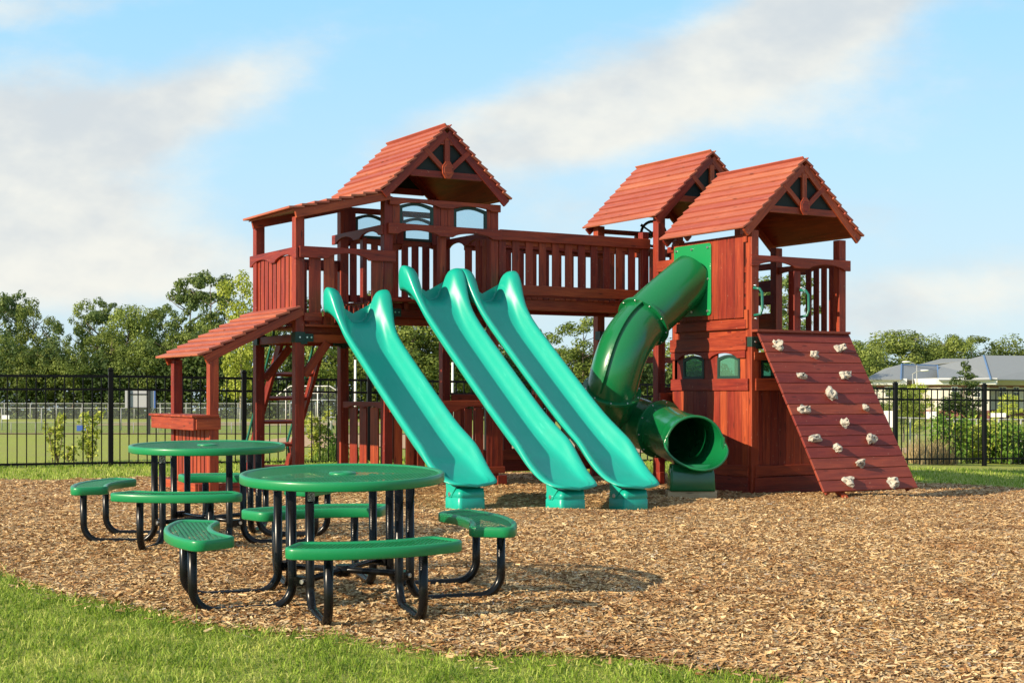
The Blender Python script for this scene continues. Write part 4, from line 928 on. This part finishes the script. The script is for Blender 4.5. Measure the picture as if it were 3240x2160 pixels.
for key, u, vt, dep, wd, nm, lb in [
    ('round', 22, 1052, 132, 5.0, 'leafy_tree', 'dark leafy tree below the far left pines'),
    ('round', 118, 1085, 130, 4.6, 'leafy_tree', 'low leafy tree under the pale poplar at left'),
    ('round', 232, 1092, 130, 4.6, 'leafy_tree', 'low round leafy tree at the foot of the sky gap'),
    ('spire', 352, 1040, 133, 4.4, 'leafy_tree', 'dark mid height tree left of the scoreboard'),
    ('round', 450, 1062, 131, 5.2, 'leafy_tree', 'leafy tree directly above the blue edge of the scoreboard'),
    ('spire', 548, 1048, 132, 4.4, 'leafy_tree', 'dark mid height tree left of the shop awning'),
    ('round', 640, 1010, 134, 5.6, 'leafy_tree', 'dark leafy tree filling the foot of the tallest pines'),
    ('pine', -10, 918, 140, 4.4, 'pine_tree', 'tall dark pine cut by the left picture edge'),
    ('pine', 55, 922, 142, 3.6, 'pine_tree', 'slim dark pine beside the pale leafy poplar at far left'),
    ('spire', 105, 948, 136, 3.4, 'poplar_tree', 'pale green upright poplar second from the far left pines'),
    ('spire', 168, 1008, 134, 3.0, 'poplar_tree', 'short pale leafy tree with ragged thin top, left of the sky gap'),
    ('spire', 258, 950, 146, 3.4, 'poplar_tree', 'thin pointed tree right of the sky gap over the field'),
    ('pine', 326, 943, 144, 4.0, 'pine_tree', 'pine with small rounded top between two leafy trees'),
    ('round', 408, 948, 138, 5.4, 'oak_tree', 'full green leafy tree above the scoreboard'),
    ('spire', 474, 984, 140, 3.6, 'leafy_tree', 'narrow leafy tree just right of the one above the scoreboard'),
    ('pine', 522, 966, 148, 3.8, 'pine_tree', 'smaller pine left of the tallest pine pair'),
    ('pine', 600, 872, 140, 5.2, 'pine_tree', 'tall wide pine above the shop awning, left of the tallest one'),
    ('pine', 668, 856, 138, 5.6, 'pine_tree', 'tallest rounded pine next to the annexe railing'),
    ('yellow', 762, 862, 120, 4.4, 'poplar_tree', 'bright yellow green poplar directly behind the annexe pickets'),
    ('round', 880, 960, 132, 6.0, 'oak_tree', 'leafy tree seen under the annexe deck behind the ladder'),
    ('pine', 985, 945, 134, 4.6, 'pine_tree', 'pine seen between the annexe railings and first slide'),
    ('round', 1100, 965, 128, 7.5, 'oak_tree', 'leafy tree seen over the top of the first slide'),
    ('spire', 1180, 930, 126, 4.0, 'poplar_tree', 'upright pale tree seen through the left tower railing'),
    ('round', 1300, 985, 112, 8.0, 'oak_tree', 'broad leafy tree between the first and middle slides'),
    ('round', 1420, 1000, 114, 7.6, 'oak_tree', 'broad leafy tree behind the middle slide'),
    ('spire', 1560, 985, 122, 5.0, 'leafy_tree', 'leafy tree behind the tops of the two right slides'),
    ('spire', 1702, 1045, 120, 4.0, 'leafy_tree', 'thin crooked tree under the left half of the bridge'),
    ('round', 1760, 1092, 118, 5.2, 'leafy_tree', 'low leafy tree under the bridge, left of the pointed one'),
    ('spire', 1848, 1010, 116, 4.6, 'poplar_tree', 'pointed bright tree under the bridge beside the tube slide'),
    ('round', 1930, 1085, 118, 6.2, 'leafy_tree', 'leafy tree half hidden by the upper tube slide'),
    ('round', 2100, 1075, 122, 7.0, 'leafy_tree', 'leafy tree seen between the tube slide and right tower wall'),
    ('pine', 2492, 862, 92, 5.0, 'pine_tree', 'sparse tall pine seen through the opening above the climbing wall'),
    ('round', 2600, 1065, 150, 7.5, 'leafy_tree', 'leafy tree behind the right tower pickets'),
    ('round', 2712, 1066, 165, 7.0, 'leafy_tree', 'leafy tree directly right of the climbing wall top'),
    ('spire', 2768, 1100, 168, 5.6, 'leafy_tree', 'short tree with dark thin top left of the broad oak'),
    ('round', 2852, 1031, 175, 10.5, 'oak_tree', 'broadest oak rising behind the left end of the grey school roof'),
    ('round', 2945, 1062, 178, 7.0, 'oak_tree', 'medium oak between the broad oak and dark topped one'),
    ('round', 3008, 1046, 176, 6.8, 'oak_tree', 'oak with tufted dark top above the school roof valley'),
    ('spire', 3072, 1068, 182, 7.4, 'leafy_tree', 'pale hazy tree left of the small dark spruce'),
    ('cone', 3140, 1078, 180, 3.6, 'spruce_tree', 'small dark spruce top above the school roof ridge'),
    ('round', 3205, 1060, 184, 9.0, 'leafy_tree', 'pale leafy tree at right picture edge above the roof')]:
    tree(key, u, vt, dep, wd, lb, GW, nm)
tree('cone', 3052, 1140, 60, 2.8, 'dark conifer standing in front of the school wall', None, 'spruce_tree')
tree('yellow', 2900, 1212, 58, 1.5, 'small yellowing tree in front of the school, left of the conifer', None, 'young_tree')
tree('round', 2858, 1205, 56, 1.4, 'small dark green tree beside the right fence post nearest the climbing wall', None, 'young_tree')
tree('yellow', 3195, 1245, 54, 1.2, 'yellow orange sapling before the brick base of the school', None, 'young_tree')
tree('cone', 2742, 1180, 70, 2.6, 'dark conifer half hidden behind the climbing wall edge', None, 'spruce_tree')
# undergrowth of the wood: one uncountable mass
def undergrowth():
    Cs = []; n = 90000
    u = RNG.uniform(-260, 2420, n); dep = RNG.uniform(128, 138, n) - 12 * np.clip((u - 1100) / 400, 0, 1)
    hmax = 6.0 + 1.2 * np.sin(u * .013) + 1.1 * np.sin(u * .041 + 1) + .8 * np.sin(u * .083); hmax = np.where(u > 1650, hmax - .6, hmax)
    P = RT[None] * ((u - 1620) / 4586 * dep)[:, None] + FW[None] * dep[:, None]; z = gz(P[:, 0], P[:, 1]); P[:, 2] = z + hmax * RNG.uniform(0, 1, n) ** .8 * (1 - .25 * np.abs((dep - dep.mean()) / 8).clip(0, 1))
    V, F = leaf_quads(P, np.tile([-.4, -.6, .2], (n, 1)), .17); lump = np.sin(P[:, 0] * 1.1 + P[:, 2]) * np.sin(P[:, 2] * 1.7 + P[:, 1] * .6)
    o = bpy.data.objects.new('woodland_undergrowth', fast_mesh('woodland_undergrowth', V, F, 4, DARKL, False, np.clip(.35 + .25 * lump + RNG.uniform(0, .4, n), 0, 1))); COL.objects.link(o); tag(o, 'dense dark understorey of the wood beyond the ball field', 'undergrowth', None, 'stuff')
undergrowth()
# shrubs along the fence
def shrub(u, dep, h, w, n, mt, leaf, label, stems=5, seed=1, slim=False):
    g = far(u, 1238, dep); z0 = float(gz(g[0], g[1])); r = tag(empty('shrub', (g[0], g[1], z0)), label, 'shrub', 'shrubs along the metal fence')
    rg = np.random.default_rng(seed); m = MB(); cen = []
    for k in range(stems):
        a = rg.uniform(0, 6.28); q = rg.uniform(.1, .5) * w; t = rg.uniform(.75, 1.0) * h; b = np.array([q * .3 * math.cos(a), q * .3 * math.sin(a), -.05]); e = np.array([q * math.cos(a), q * math.sin(a), t]); m.tube([b, (b + e) / 2 + rg.normal(size=3) * .03, e], [.012, .009, .004], 5)
        for j in range(9): s = rg.uniform(.12, 1.0); cen.append(np.append((b + (e - b) * s)[:2] + rg.normal(size=2) * w * .13, (b + (e - b) * s)[2]))
    mlocal(m, 'stems', BARK, r)
    cen = np.array(cen); C = cen[rg.integers(0, len(cen), n)] + rg.normal(size=(n, 3)) * w * .085; C[:, 2] = np.abs(C[:, 2]) + .03
    V, F = leaf_quads(C, np.tile([-.3, -.4, .3], (n, 1)), leaf)
    o = bpy.data.objects.new('foliage', fast_mesh('foliage', V, F, 4, mt, False, rg.uniform(0, 1, n))); COL.objects.link(o); o.parent = r
shrub(178, 24.6, .80, .42, 520, LEAFY, .035, 'pale yellow shrub behind the fence, left of the wider pair', 4, 3)
shrub(282, 24.8, .86, .46, 620, LEAFY, .035, 'pale green ragged shrub between the low shrub and fence post', 5, 4)
shrub(222, 24.4, .28, .24, 200, LEAFY, .03, 'lowest little shrub behind the left fence panel', 3, 5)
shrub(1010, 25.6, .92, .42, 560, LEAFY, .04, 'upright yellow green shrub seen right of the ladder', 4, 6)
shrub(1060, 26.0, .55, .5, 420, BUSHL, .04, 'low weedy shrub seen behind the low picket wall', 5, 7)
for i, (u, dep, h, w, lb) in enumerate([(3010, 31.0, .98, .9, 'green shrub with orange leaf tips nearest the dry grass'), (3090, 31.4, .88, 1.0, 'bushy green shrub in the middle of the right fence panel'), (3170, 31.2, .84, .95, 'green orange shrub right of the last fence post'), (3240, 31.6, .82, 1.0, 'green shrub cut by the right picture edge'), (3130, 32.2, .84, .9, 'leafy shrub directly behind the last fence post')]):
    shrub(u, dep, h, w, 1500, (BUSHL, LEAFY, BUSHL, BUSHL, LEAFY)[i], .045, lb, 9, 20 + i)
# ------------------------------------------------------------------ ball field furniture
def onground(u, dep): p = far(u, 1238, dep); p[2] = float(gz(p[0], p[1])); return p
def field_fence(name, u0, u1, dep, h, nposts, label, mt, post_r=.03, dep1=None):
    dep1 = dep1 or dep; r = tag(empty(name, tuple(onground((u0 + u1) / 2, (dep + dep1) / 2))), label, 'fence'); P = [onground(u0 + (u1 - u0) * i / nposts, dep + (dep1 - dep) * i / nposts) for i in range(nposts + 1)]
    m = MB()
    for p in P: k = MB(); k.tube([p - np.array([0, 0, .1]), p + np.array([0, 0, h])], post_r, 6); k.build('post', STEEL, r)
    m.tube([p + np.array([0, 0, h]) for p in P], post_r * .8, 6); m.build('top_rail', STEEL, r)
    k = MB()
    for a, b in zip(P[:-1], P[1:]): q = len(k.v); k.v += [a, b, b + np.array([0, 0, h]), a + np.array([0, 0, h])]; k.face((q, q + 1, q + 2, q + 3))
    k.build('fence_mesh', mt, r)
field_fence('chain_link_fence', -150, 1000, 126, 1.36, 14, 'far grey chain-link fence along the foot of the wood', CHAIN, .05)
field_fence('chain_link_fence', -120, 760, 60, .92, 7, 'nearer chain-link fence crossing the middle of the field', CHAIN, .025)
field_fence('field_fence', -120, 1120, 52, .40, 16, 'low fence with green wind screen along the field edge', SCREEN, .012)
def sign(name, u, v0, v1, wpx, dep, mt, label, cat, posts=True, legv=None, edge=None):
    c = far(u, (v0 + v1) / 2, dep); w = wpx / 4586 * dep; h = (v1 - v0) / 4586 * dep; g = onground(u, dep)
    r = tag(empty(name, tuple(g)), label, cat); m = MB(); m.obox(c, RT, FW, EZ, w, .04, h); m.build('panel', mt, r, .006)
    return r, c, w, h, g
r, c, w, h, g = sign('scoreboard', 442, 1232, 1291, 92, 50, GREYP, 'grey back of a scoreboard on two dark posts beyond the fence', 'scoreboard')
for dx in (-.36, .36 - .02):
    m = MB(); b = c + RT * dx - FW * .06; m.obox((b + np.array([0, 0, (g[2] + .0 - c[2] + h * .5) / 2 - h * .0])), RT, FW, EZ, .075, .06, c[2] + h / 2 - g[2] + .0); m.build('post', BLACKP, r)
m = MB(); m.obox(c - FW * .03 + np.array([0, 0, .16]), RT, FW, EZ, .62, .03, .035); m.obox(c - FW * .03 - np.array([0, 0, h / 2 - .02]), RT, FW, EZ, .8, .03, .03); m.build('cross_bar', BLACKP, r)
m = MB(); m.obox(c + RT * (w / 2 + .02), RT, FW, EZ, .04, .06, h); m.build('edge_trim', BLUEP, r)
sign('field_sign', 262, 1345, 1363, 38, 51.9, BLUEP, 'small blue sign hanging on the low field fence', 'sign')
sign('field_sign', 18, 1313, 1326, 24, 60, WHITEP, 'small white sign on the nearer chain-link fence at far left', 'sign')
def pole(name, u, vtop, dep, r_, mt, label, cat='pole'):
    g = onground(u, dep); t = far(u, vtop, dep)[2]; m = MB(); m.tube([(0, 0, -.2), (0, 0, t - g[2])], [r_, r_ * .8], 8); o = m.build(name, mt, None); o.location = g; tag(o, label, cat)
pole('net_pole', 1124, 1138, 90, .085, WHITEP, 'white net pole seen left of the first slide'); pole('net_pole', 1432, 1146, 90, .085, WHITEP, 'white net pole seen between the first and middle slides'); pole('net_pole', 1855, 1225, 90, .06, STEEL, 'short pale pole behind the tube slide')
# backstop
g = onground(1010, 96); BK = tag(empty('backstop', tuple(g)), 'pale pipe and mesh baseball backstop beyond the ladder', 'backstop')
def bk(u, v, d=96): return far(u, v, d)
for pts in ([(905, 1232), (905, 1345)], [(875, 1252), (918, 1221), (1044, 1221), (1072, 1240), (1100, 1225)], [(880, 1265), (1062, 1265)], [(1005, 1224), (1005, 1330)], [(1068, 1226), (1068, 1330)], [(1100, 1225), (1100, 1340)], [(960, 1243), (1060, 1243)]):
    m = MB(); m.tube([bk(*p) for p in pts], .035, 6); m.build('pipe', WHITEP, BK)
m = MB(); a = [bk(875, 1252), bk(918, 1221), bk(1044, 1221), bk(1100, 1225), bk(1100, 1340), bk(875, 1340)]; m.v += a; m.face(range(6)); m.build('mesh', CHAIN, BK)
g = onground(1030, 92); BL = tag(empty('bleachers', tuple(g)), 'low pale aluminium bleachers behind the backstop', 'bleachers')
for i, v in enumerate((1319, 1324, 1330)):
    m = MB(); a, b = far(970, v, 92), far(1092, v, 92); m.beam(a, b, .08, .04, side=FW); m.build('bench_plank', STEEL, BL)
for u in (988, 1025, 1060): m = MB(); m.obox(far(u, 1327, 92.1), RT, FW, EZ, .06, .1, .40); m.build('support', STEEL, BL)
pole('field_post', 1048, 1300, 53, .05, STEEL, 'short pale post seen right of the front ladder post')
# ------------------------------------------------------------------ school building
def school():
    D0 = 150.0; base = tag(empty('school_building', tuple(onground(3000, D0))), 'long low school with grey hipped metal roof, white eaves and brick base', 'building')
    gz0 = onground(3000, D0)[2]
    def P(u, dep, z): return far(u, 1238, dep) * np.array([1, 1, 0]) + np.array([0, 0, z])
    ze, zr = 2.45, 4.85
    def block(u0, u1, d0, d1, z1):
        a, b = P(u0, d0, 0), P(u1, d0, 0); c = (a + b) / 2 + FW * (d1 - d0) / 2; L = np.linalg.norm(b - a)
        m = MB(); m.obox(c + np.array([0, 0, (gz0 + 1.2 + z1) / 2]), RT, FW, EZ, L, d1 - d0, z1 - gz0 - 1.2); m.build('wall', CREAM, base)
        m = MB(); m.obox(c + np.array([0, 0, gz0 + .55]), RT, FW, EZ, L + .1, d1 - d0 + .1, 1.3); m.obox(c + np.array([0, 0, z1 - .75]), RT, FW, EZ, L + .06, d1 - d0 + .06, .18); m.build('brick_band', BRICK, base)
        m = MB(); m.obox(c + np.array([0, 0, z1 - .24]), RT, FW, EZ, L + 1.2, d1 - d0 + 1.2, .62); m.build('eaves', TRIMW, base)
    block(2742, 2846, 150, 166, ze); block(2846, 2975, 156, 168, ze); block(2975, 3130, 144, 168, ze); block(3130, 3420, 149, 168, ze)
    def roofpoly(name, pts, mt, lift=0):
        m = MB(); k = len(m.v); m.v += [p + np.array([0, 0, lift]) for p in pts]; m.face(range(len(pts))); o = m.build(name, mt, base); md = o.modifiers.new('solid', 'SOLIDIFY'); md.thickness = .12
    F = far
    E = lambda u, d: F(u, 1199, d) 
    # left wing hip, link, main hip, right wing
    roofpoly('roof', [F(2735, 1199, 149), F(2850, 1199, 149), F(2852, 1152, 158), F(2800, 1165, 160)], ROOFG)
    roofpoly('roof', [F(2850, 1199, 149), F(2972, 1203, 155), F(2968, 1156, 163), F(2852, 1152, 158)], ROOFG)
    roofpoly('roof', [F(2970, 1201, 143), F(3133, 1199, 143), F(3112, 1124, 158), F(3050, 1140, 158), F(2968, 1156, 160)], ROOFG)
    roofpoly('roof', [F(3133, 1199, 143), F(3430, 1204, 148), F(3430, 1126, 160), F(3112, 1124, 158)], ROOFG)
    roofpoly('roof', [F(2895, 1156, 163), F(3060, 1140, 162), F(3060, 1134, 168), F(2978, 1134, 170)], ROOFG)
    for a, b in (((2850, 1199, 148.8), (2852, 1152, 157.8)), ((3134, 1199, 142.8), (3112, 1124, 157.8)), ((2970, 1202, 148), (2966, 1156, 158)), ((2852, 1152, 157.8), (2968, 1156, 159.8))):
        m = MB(); m.beam(F(*a), F(*b), .13, .13, side=RT); m.build('ridge_trim', RIDGEB, base)
    for u, w_ in ((2812, 26), (2950, 22), (3020, 20), (3092, 20), (3172, 24), (3215, 18)):
        d = 155.9 if 2846 < u < 2975 else (143.9 if u < 3130 and u > 2975 else (149.9 if u < 2846 else 148.9))
        c = F(u, 1240, d); L = w_ / 4586 * d; m = MB(); m.obox(c, RT, FW, EZ, L, .12, 1.1); f = m.build('window', TRIMW, base); m = MB()
        for i in (-1, 1):
            for j in (-1, 1): m.obox(c + RT * i * L * .23 - FW * .065 + np.array([0, 0, .26 * j]), RT, FW, EZ, L * .38, .02, .42)
        m.build('pane', WINDOWD, f)
school()
def lamp(u, vtop, vbase, dep, arm, label):
    g = onground(u, dep); top = far(u, vtop, dep)[2] - g[2]; r = tag(empty('street_lamp', tuple(g)), label, 'street lamp'); m = MB(); m.tube([(0, 0, 0), (0, 0, top)], [.06, .04], 8); mlocal(m, 'pole', STEEL, r)
    a = RT * arm; m = MB(); m.tube([(0, 0, top - .05), tuple(a * .3 + np.array([0, 0, top + .12])), tuple(a * .9 + np.array([0, 0, top + .22]))], .035, 6); mlocal(m, 'arm', STEEL, r)
    m = MB(); c = a + np.array([0, 0, top + .22]); m.loft([[tuple(c + RT * (x * .32) + FW * (.12 * s * math.cos(t)) + np.array([0, 0, .07 * s * math.sin(t)])) for t in np.linspace(0, 6.28, 10)[:-1]] for x, s in ((-1, .3), (-.7, .9), (0, 1), (.7, .9), (1, .3))]); mlocal(m, 'lamp_head', WHITEP, r)
lamp(2901, 1154, 1300, 110, -.8, 'curved arm street lamp before the grey school roof')
lamp(2888, 1181, 1300, 108, .9, 'shorter street lamp with white head against the link roof')
g = onground(2940, 47)
for u, v0, v1, wp, lb in ((2800, 1299, 1352, 60, 'white storage panel right of the climbing wall edge'), (2945, 1301, 1325, 36, 'white rectangular sign left of the orange tipped shrub'), (3158, 1306, 1320, 50, 'low white sign right of the last fence post')): sign('white_sign', u, v0, v1, wp, 46, WHITEP, lb, 'sign')
field_fence('chain_link_fence', 2740, 3300, 46.5, .95, 8, 'chain-link fence before the school, right of the climbing wall', CHAIN, .03)

# ------------------------------------------------------------------ mulch chips
def chips():
    out = []
    def batch(n, d0, d1, l0, l1, sc):
        dep = RNG.uniform(d0, d1, n); lat = RNG.uniform(l0, l1, n); k = (dep > front_edge(lat) - .03 - .32 * RNG.uniform(0, 1, n) ** 10) & (dep < back_edge(lat)) & (np.abs(lat) < dep * .39 + .3); return dep[k], lat[k], np.full(k.sum(), sc)
    D = []; L = []; Sc = []
    for a in ((150000, 5.6, 9, -3.9, 3.8, .86), (130000, 9, 13, -5.2, 5.2, .78), (90000, 13, 18, -7, 7.2, .85), (45000, 18, 22.5, -8.5, 9, 1.1)):
        d, l, s = batch(*a); D.append(d); L.append(l); Sc.append(s)
    D = np.concatenate(D); L = np.concatenate(L); Sc = np.concatenate(Sc); n = len(D)
    P = RT[None] * L[:, None] + FW[None] * D[:, None]; P[:, 2] = mz(P[:, 0], P[:, 1]) + RNG.uniform(.002, .014, n)
    a = RNG.uniform(0, 2 * np.pi, n); tl = RNG.normal(0, .22, n); rl = RNG.normal(0, .40, n)
    ax = np.stack([np.cos(a) * np.cos(tl), np.sin(a) * np.cos(tl), np.sin(tl)], 1); sd = np.stack([-np.sin(a) * np.cos(rl), np.cos(a) * np.cos(rl), np.sin(rl)], 1)
    big = RNG.uniform(0, 1, n) ** 3; ln = (.009 + .024 * RNG.uniform(0, 1, n) ** 1.5 + .014 * big) * Sc; wd = (.0028 + .005 * RNG.uniform(0, 1, n) ** 1.6 + .004 * big) * Sc
    tp = RNG.uniform(.35, 1, n)[:, None]
    V = np.stack([P - ax * ln[:, None] - sd * wd[:, None], P + ax * ln[:, None] - sd * wd[:, None] * tp, P + ax * ln[:, None] + sd * wd[:, None] * tp, P - ax * ln[:, None] + sd * wd[:, None]], 1).reshape(-1, 3)
    F = np.arange(4 * n).reshape(n, 4); r = RNG.uniform(0, 1, n)
    o = bpy.data.objects.new('wood_chips', fast_mesh('wood_chips', V, F, 4, CHIP, False, r)); COL.objects.link(o); tag(o, 'loose tan and brown wood chips covering the mulch bed', 'wood chips', None, 'stuff')
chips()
# ------------------------------------------------------------------ grass blades
def blades(name, D, L, hgt, wid, mt, label, bend=.5):
    n = len(D); P = RT[None] * L[:, None] + FW[None] * D[:, None]; P[:, 2] = gz(P[:, 0], P[:, 1]) - .005
    a = RNG.uniform(0, 2 * np.pi, n); h = hgt * RNG.uniform(.4, 1.35, n) * (.75 + .5 * (.5 + .5 * np.sin(P[:, 0] * 9 + 1.3 * np.sin(P[:, 1] * 5)) * np.sin(P[:, 1] * 8))); w = wid * RNG.uniform(.6, 1.3, n); b = h * bend * RNG.uniform(.2, 1.6, n)
    dr = np.stack([np.cos(a), np.sin(a), np.zeros(n)], 1); f = RNG.uniform(0, 2 * np.pi, n); sd = np.stack([np.cos(f), np.sin(f), np.zeros(n)], 1) * w[:, None]; up = np.zeros((n, 3)); up[:, 2] = 1
    m_ = P + dr * (b * .35)[:, None] + up * (h * .6)[:, None]; t = P + dr * b[:, None] + up * (h * np.clip(1 - .3 * b / h, .35, 1))[:, None]
    V = np.stack([P - sd, P + sd, m_ + sd * .7, m_ - sd * .7, t + sd * .12, t - sd * .12], 1).reshape(-1, 3)
    i = np.arange(n)[:, None] * 6; F = np.concatenate([i + np.array([[0, 1, 2, 3]]), i + np.array([[3, 2, 4, 5]])], 1).reshape(-1, 4)
    wx, wy = P[:, 0] + .15 * np.sin(P[:, 1] * 7), P[:, 1] + .15 * np.sin(P[:, 0] * 6); clump = .5 + .22 * np.sin(wx * 5.3) * np.sin(wy * 4.7 + 1) + .22 * np.sin(wx * 14) * np.sin(wy * 12) + .2 * np.sin(wx * 31 + wy * 9) * np.sin(wy * 27)
    h2 = RNG.uniform(0, 1, n); r = np.clip(clump * .7 + RNG.uniform(0, .5, n) - .12 + .35 * (h2 > .93), 0, 1); o = bpy.data.objects.new(name, fast_mesh(name, V, F, 4, mt, True, np.repeat(r, 2))); COL.objects.link(o); tag(o, label, 'grass', None, 'stuff')
def region(n, d0, d1, l0, l1, cond):
    D = RNG.uniform(d0, d1, n); L = RNG.uniform(l0, l1, n); k = cond(D, L); return D[k], L[k]
D, L = region(125000, 5.3, 10.4, -4.2, 1.9, lambda D, L: (D < front_edge(L) + RNG.normal(0, .035, len(D))) & (np.abs(L) < D * .40 + .2))
blades('lawn_grass', D, L, .044, .0032, BLADE, 'short bright green lawn grass in the front left corner', 1.0)
D, L = region(420, 6.5, 10, -4, 1.5, lambda D, L: (D < front_edge(L) + .15) & (D > front_edge(L) - .2)); blades('edge_grass', D, L, .10, .0028, BLADE, 'longer stray grass stalks along the edge of the mulch', .7)
D, L = region(60000, 18.5, 27, -9.5, 10.5, lambda D, L: (D > back_edge(L) - .12) & (np.abs(L) < D * .38 + .3) & (D < 24.0 + (L + 6) * .38 + .9)); blades('verge_grass', D, L, .055, .006, BLADE, 'strip of lawn between the mulch and the metal fence')
D, L = region(1500, 28.6, 31, 8.25, 9.1, lambda D, L: D > 28.7 + (L - 7.5) * .38 + .15); blades('dry_grass', D, L, .42, .007, DRYG, 'tall straw coloured dry grass behind the right fence panel', .35)
D, L = region(3000, 23.3, 25.8, -3.5, 0.2, lambda D, L: (D > 24.0 + (L + 6) * .38 + .1) & (D < 24.6 + (L + 6) * .38 + .6)); blades('tall_weeds', D, L, .30, .007, BUSHL, 'tall green weeds behind the fence under the left tower', .35)
